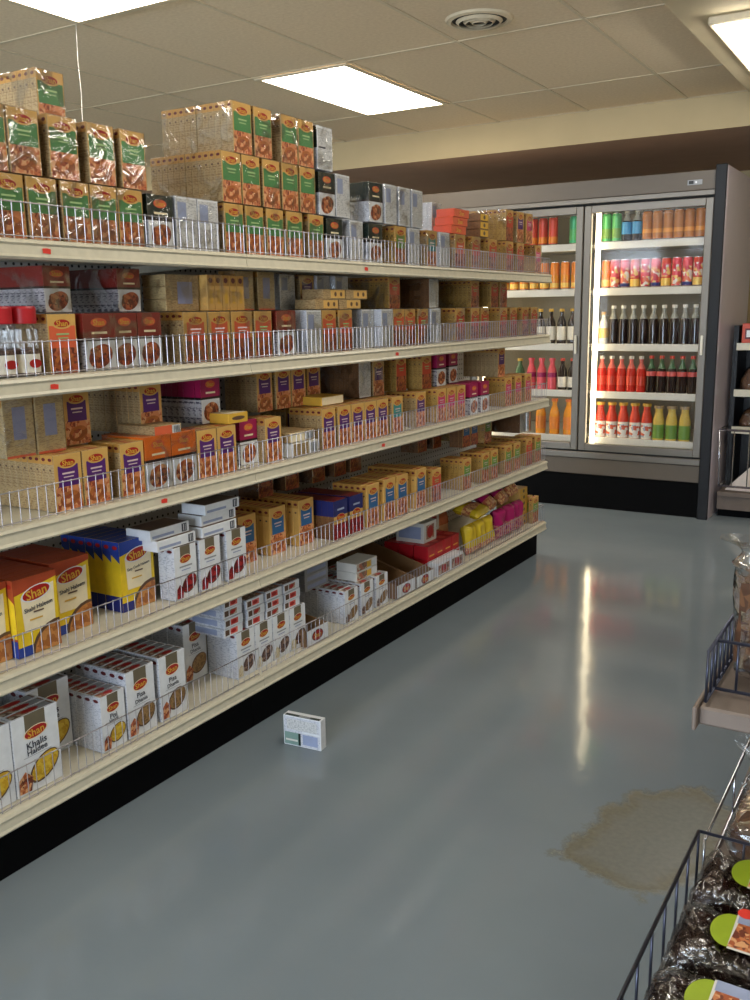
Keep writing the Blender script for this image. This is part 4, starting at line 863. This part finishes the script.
mb = MB(); mb.mesh_part([(-1.110, 6.080, .168), (-0.780, 6.060, .168), (-0.750, 6.180, .40), (-0.930, 6.200, .36), (-1.030, 6.180, .24), (-1.110, 6.090, .172), (-0.780, 6.070, .172), (-0.750, 6.190, .404), (-0.930, 6.210, .364), (-1.030, 6.190, .244)], [(0,1,2,3,4), (9,8,7,6,5), (0,5,6,1), (1,6,7,2), (2,7,8,3), (3,8,9,4), (4,9,5,0)], 'paper')
tag(mb.build('paper_sheet'), 'crumpled white paper leaning in the wire basket beside the cooler', 'paper')

# ------------------------------------------------------------------ near shelving at the aisle's other side
t = empty('low_display_shelving', (0.05, 2.0, 0)); tag(t, 'low display shelving with wire fences holding bagged bread across the aisle', 'shelving')
def rb(name, boxes):
    mb = MB()
    for b in boxes: mb.box(b[0]-.05, b[1]-.05, b[2]-2, b[3]-2, b[4], b[5], b[6], b[7] if len(b) > 7 else 0)
    return mb.build(name, t)
rb('kick_plate', [(-.20, .42, .35, 3.4, 0, .14, 'kick')])
rb('base_deck', [(-.30, .42, .30, 3.4, .22, .262, 'woodgray', .003), (-.22, .42, .34, 3.4, .14, .22, 'woodgray')])
rb('back_panel', [(.42, .45, .3, 3.4, 0, .95, 'pegwhite')])
rb('upper_shelf', [(-.30, .42, 1.53, 3.4, .622, .655, 'woodgray', .004), (-.306, -.299, 1.51, 3.4, .618, .66, 'woodgray', .002)])
def rfence(name, y0, y1, x, z0, z1, step, end0=None, mat='darkwire', xe=.4):
    mb = MB(); tt = lambda a, b_, r: mb.tube((a[0]-.05, a[1]-2, a[2]), (b_[0]-.05, b_[1]-2, b_[2]), r, mat, 7)
    tt((x, y0, z1), (x, y1, z1), .0032); tt((x, y0, z0), (x, y1, z0), .0032)
    n = max(2, int((y1-y0)/step))
    for i in range(n+1): yy = y0+(y1-y0)*i/n; tt((x, yy, z0), (x, yy, z1), .0024)
    if end0 is not None:
        tt((x, end0, z1), (xe, end0, z1), .0032); tt((x, end0, z0), (xe, end0, z0), .0032)
        n = int((xe-x)/step)
        for i in range(n+1): xx = x+(xe-x)*i/n; tt((xx, end0, z0), (xx, end0, z1), .0024)
    mb.build(name, t)
rfence('wire_fence', 1.535, 3.35, -.29, .664, .752, .035, 1.60)
rfence('wire_fence', .34, 1.60, -.30, .268, .385, .075, 1.60)
rfence('wire_fence', 1.615, 3.35, -.292, .268, .362, .25, None, 'chrome')
# trays of dark glossy sweets wrapped in film
def sweet_tray(y, label):
    t = empty('wrapped_sweet_tray', (-.142, y, .2626)); tag(t, label, 'packed food', 'film-wrapped trays of dark sweets')
    mb = MB(); rnd = random.Random(int(y*100)); nx, ny = 26, 15; vs = []
    for i in range(nx+1):
        for j in range(ny+1):
            u, v = i/nx, j/ny; e = min(1, u/.12, (1-u)/.12, v/.16, (1-v)/.16)
            vs.append((-.145+.29*u, -.072+.144*v, .012+.092*max(0, e)**.3+.014*rnd.random()*(e > 0)))
    fs = [(i*(ny+1)+j, (i+1)*(ny+1)+j, (i+1)*(ny+1)+j+1, i*(ny+1)+j+1) for i in range(nx) for j in range(ny)]
    mb.mesh_part(vs, fs, 'cake', True); mb.build('dark_sweets', t)
    mb = MB(); mb.box(-.15, .15, -.076, .076, 0, .012, 'offwhite', .003); mb.build('tray', t)
    mb = MB(); f = Face(mb, (-.10, -.050, .1255), (1,0,0), (0,1,0), (0,0,1), .16, .10)
    f.ell(.28, .5, .028, .042, 'labelgreen'); f.rect(.30, .05, 1, .95, 'offwhite'); f.poly([(.3, .1), (.62, .1), (.5, .9), (.34, .9)], 'meat'); f.poly([(.55, .1), (.98, .1), (.98, .5), (.6, .55)], 'green'); f.ell(.78, .3, .014, .012, 'cangreen'); f.rect(.32, .72, .95, .95, 'bluegray'); mb.build('paper_label', t)
    mb = MB(); vs = [(x*1.03, y_*1.05, z+.009) for x, y_, z in vs]; mb.mesh_part(vs, fs, 'trayfilm', True); mb.build('clear_film', t)
    return t
ts = sweet_tray(1.505, 'film-wrapped tray of dark glossy sweets nearest the end wire divider')
ts = sweet_tray(1.338, 'film-wrapped tray of dark glossy sweets with a red sticker on its label')
mb = MB(); f = Face(mb, (-.055, .035, .1270), (1,0,0), (0,1,0), (0,0,1), .03, .03); f.ell(.5, .5, .013, .013, 'tag'); mb.build('price_sticker', ts)
sweet_tray(1.172, 'film-wrapped tray of dark glossy sweets closest to the camera')
sweet_tray(1.005, 'film-wrapped tray of dark glossy sweets below the camera, partly out of view')
# bread bags
def bread_bag(x, y, z, L_, W_, Hh, neck, label, seed):
    t = empty('bagged_bread', (x, y, z)); tag(t, label, 'bread', 'bagged bread on the low display shelving')
    n, m_ = 22, 16; rnd = random.Random(seed); mb = MB(); vs = []
    for j in range(m_+1):
        v = j/m_; r = min(1, (v/.1)**.5, ((1-v)/.1)**.5)
        for i in range(n):
            a = 2*PI*i/n; cx_, sy_ = math.cos(a), math.sin(a)
            vs.append((W_/2*math.copysign(abs(cx_)**.6, cx_)*r, -L_/2+L_*v, Hh/2+Hh/2*math.copysign(abs(sy_)**.6, sy_)*r*(1+.06*math.sin(9*v))))
    fs = [(j*n+i, j*n+(i+1) % n, (j+1)*n+(i+1) % n, (j+1)*n+i) for j in range(m_) for i in range(n)]
    mb.mesh_part(vs, fs, 'bread', True); mb.build('bread_loaf', t)
    mb = MB(); vs = []; M2 = 24
    for j in range(M2+1):
        v = j/M2; yy = -L_/2-.01+(L_+.012)*min(1, v/.72)
        zo = 0
        if v <= .72: k = (v/.06)**.5*1.03 if v < .06 else 1.03
        else:
            w = (v-.72)/.28; k = 1.03*(1-w)**1.6+.14+(.5*max(0, w-.6)); yy += neck[1]*w; zo = neck[2]*w
        xo = neck[0]*max(0, (v-.72)/.28)
        for i in range(n):
            a = 2*PI*i/n; cx_, sy_ = math.cos(a), math.sin(a); ru = 1+.05*math.sin(5*a+7*v+seed)+.07*math.sin(11*a)*(v > .7)
            vs.append((xo+W_/2*math.copysign(abs(cx_)**.7, cx_)*k*ru, yy, zo+Hh/2+Hh/2*math.copysign(abs(sy_)**.7, sy_)*k*ru+.004))
    fs = [(j*n+i, j*n+(i+1) % n, (j+1)*n+(i+1) % n, (j+1)*n+i) for j in range(M2) for i in range(n)]
    mb.mesh_part(vs, fs, 'bagfilm', True); mb.build('clear_bag', t)
    return t
b1 = bread_bag(-.172, 1.815, .769, .20, .21, .185, (-.10, .05, .05), 'clear bag of brown bread with a twisted neck on the upper display shelf', 2)
b1.rotation_euler = (math.radians(90), 0, 0)
b2 = bread_bag(-.158, 1.785, .272, .24, .21, .11, (-.10, -.02, .11), 'clear bag of tan bread on the low deck behind the dark sweets', 5)
b3 = bread_bag(-.14, 2.11, .272, .24, .2, .13, (-.05, .05, .05), 'second clear bag of tan bread farther along the low deck', 8)

# ------------------------------------------------------------------ daylight, camera, view
w = bpy.data.worlds.new('World'); S.world = w; w.use_nodes = True
bg = w.node_tree.nodes['Background']; sk = w.node_tree.nodes.new('ShaderNodeTexSky'); sk.sky_type = 'HOSEK_WILKIE'; sk.sun_direction = (.3, .6, .7); sk.turbidity = 4
w.node_tree.links.new(sk.outputs[0], bg.inputs['Color']); bg.inputs['Strength'].default_value = .6
la = bpy.data.lights.new('window_daylight', 'AREA'); la.shape = 'RECTANGLE'; la.size = 6.6; la.size_y = 1.7; la.energy = 480; la.color = (.72, .85, 1)
lo = bpy.data.objects.new('window_daylight', la); COL.objects.link(lo); lo.location = (-1.8, -4.3, 1.4); lo.rotation_euler = (math.radians(90), 0, 0)
cam = bpy.data.cameras.new('Camera'); co = bpy.data.objects.new('Camera', cam); COL.objects.link(co)
cam.sensor_fit = 'VERTICAL'; cam.sensor_height = 24; cam.sensor_width = 18; cam.lens = 924.48/1000*24; cam.clip_start = .02
p, yaw, roll = math.radians(11.6055), math.radians(31.4547), math.radians(-.87567)
fw = Vector((-math.sin(yaw)*math.cos(p), math.cos(yaw)*math.cos(p), -math.sin(p))); r = Vector((math.cos(yaw), math.sin(yaw), 0)); u = r.cross(fw)
r2 = r*math.cos(roll)+u*math.sin(roll); u2 = u*math.cos(roll)-r*math.sin(roll)
M = Matrix((r2, u2, -fw)).transposed().to_4x4(); M.translation = (0, 0, 1.32); co.matrix_world = M
S.camera = co
S.view_settings.view_transform = 'Standard'; S.view_settings.look = 'None'; S.view_settings.exposure = .12; S.view_settings.gamma = 1; S.view_settings.use_curve_mapping = False
S.cycles.max_bounces = 8; S.cycles.transparent_max_bounces = 24; S.cycles.use_denoising = True; S.cycles.sample_clamp_indirect = 6
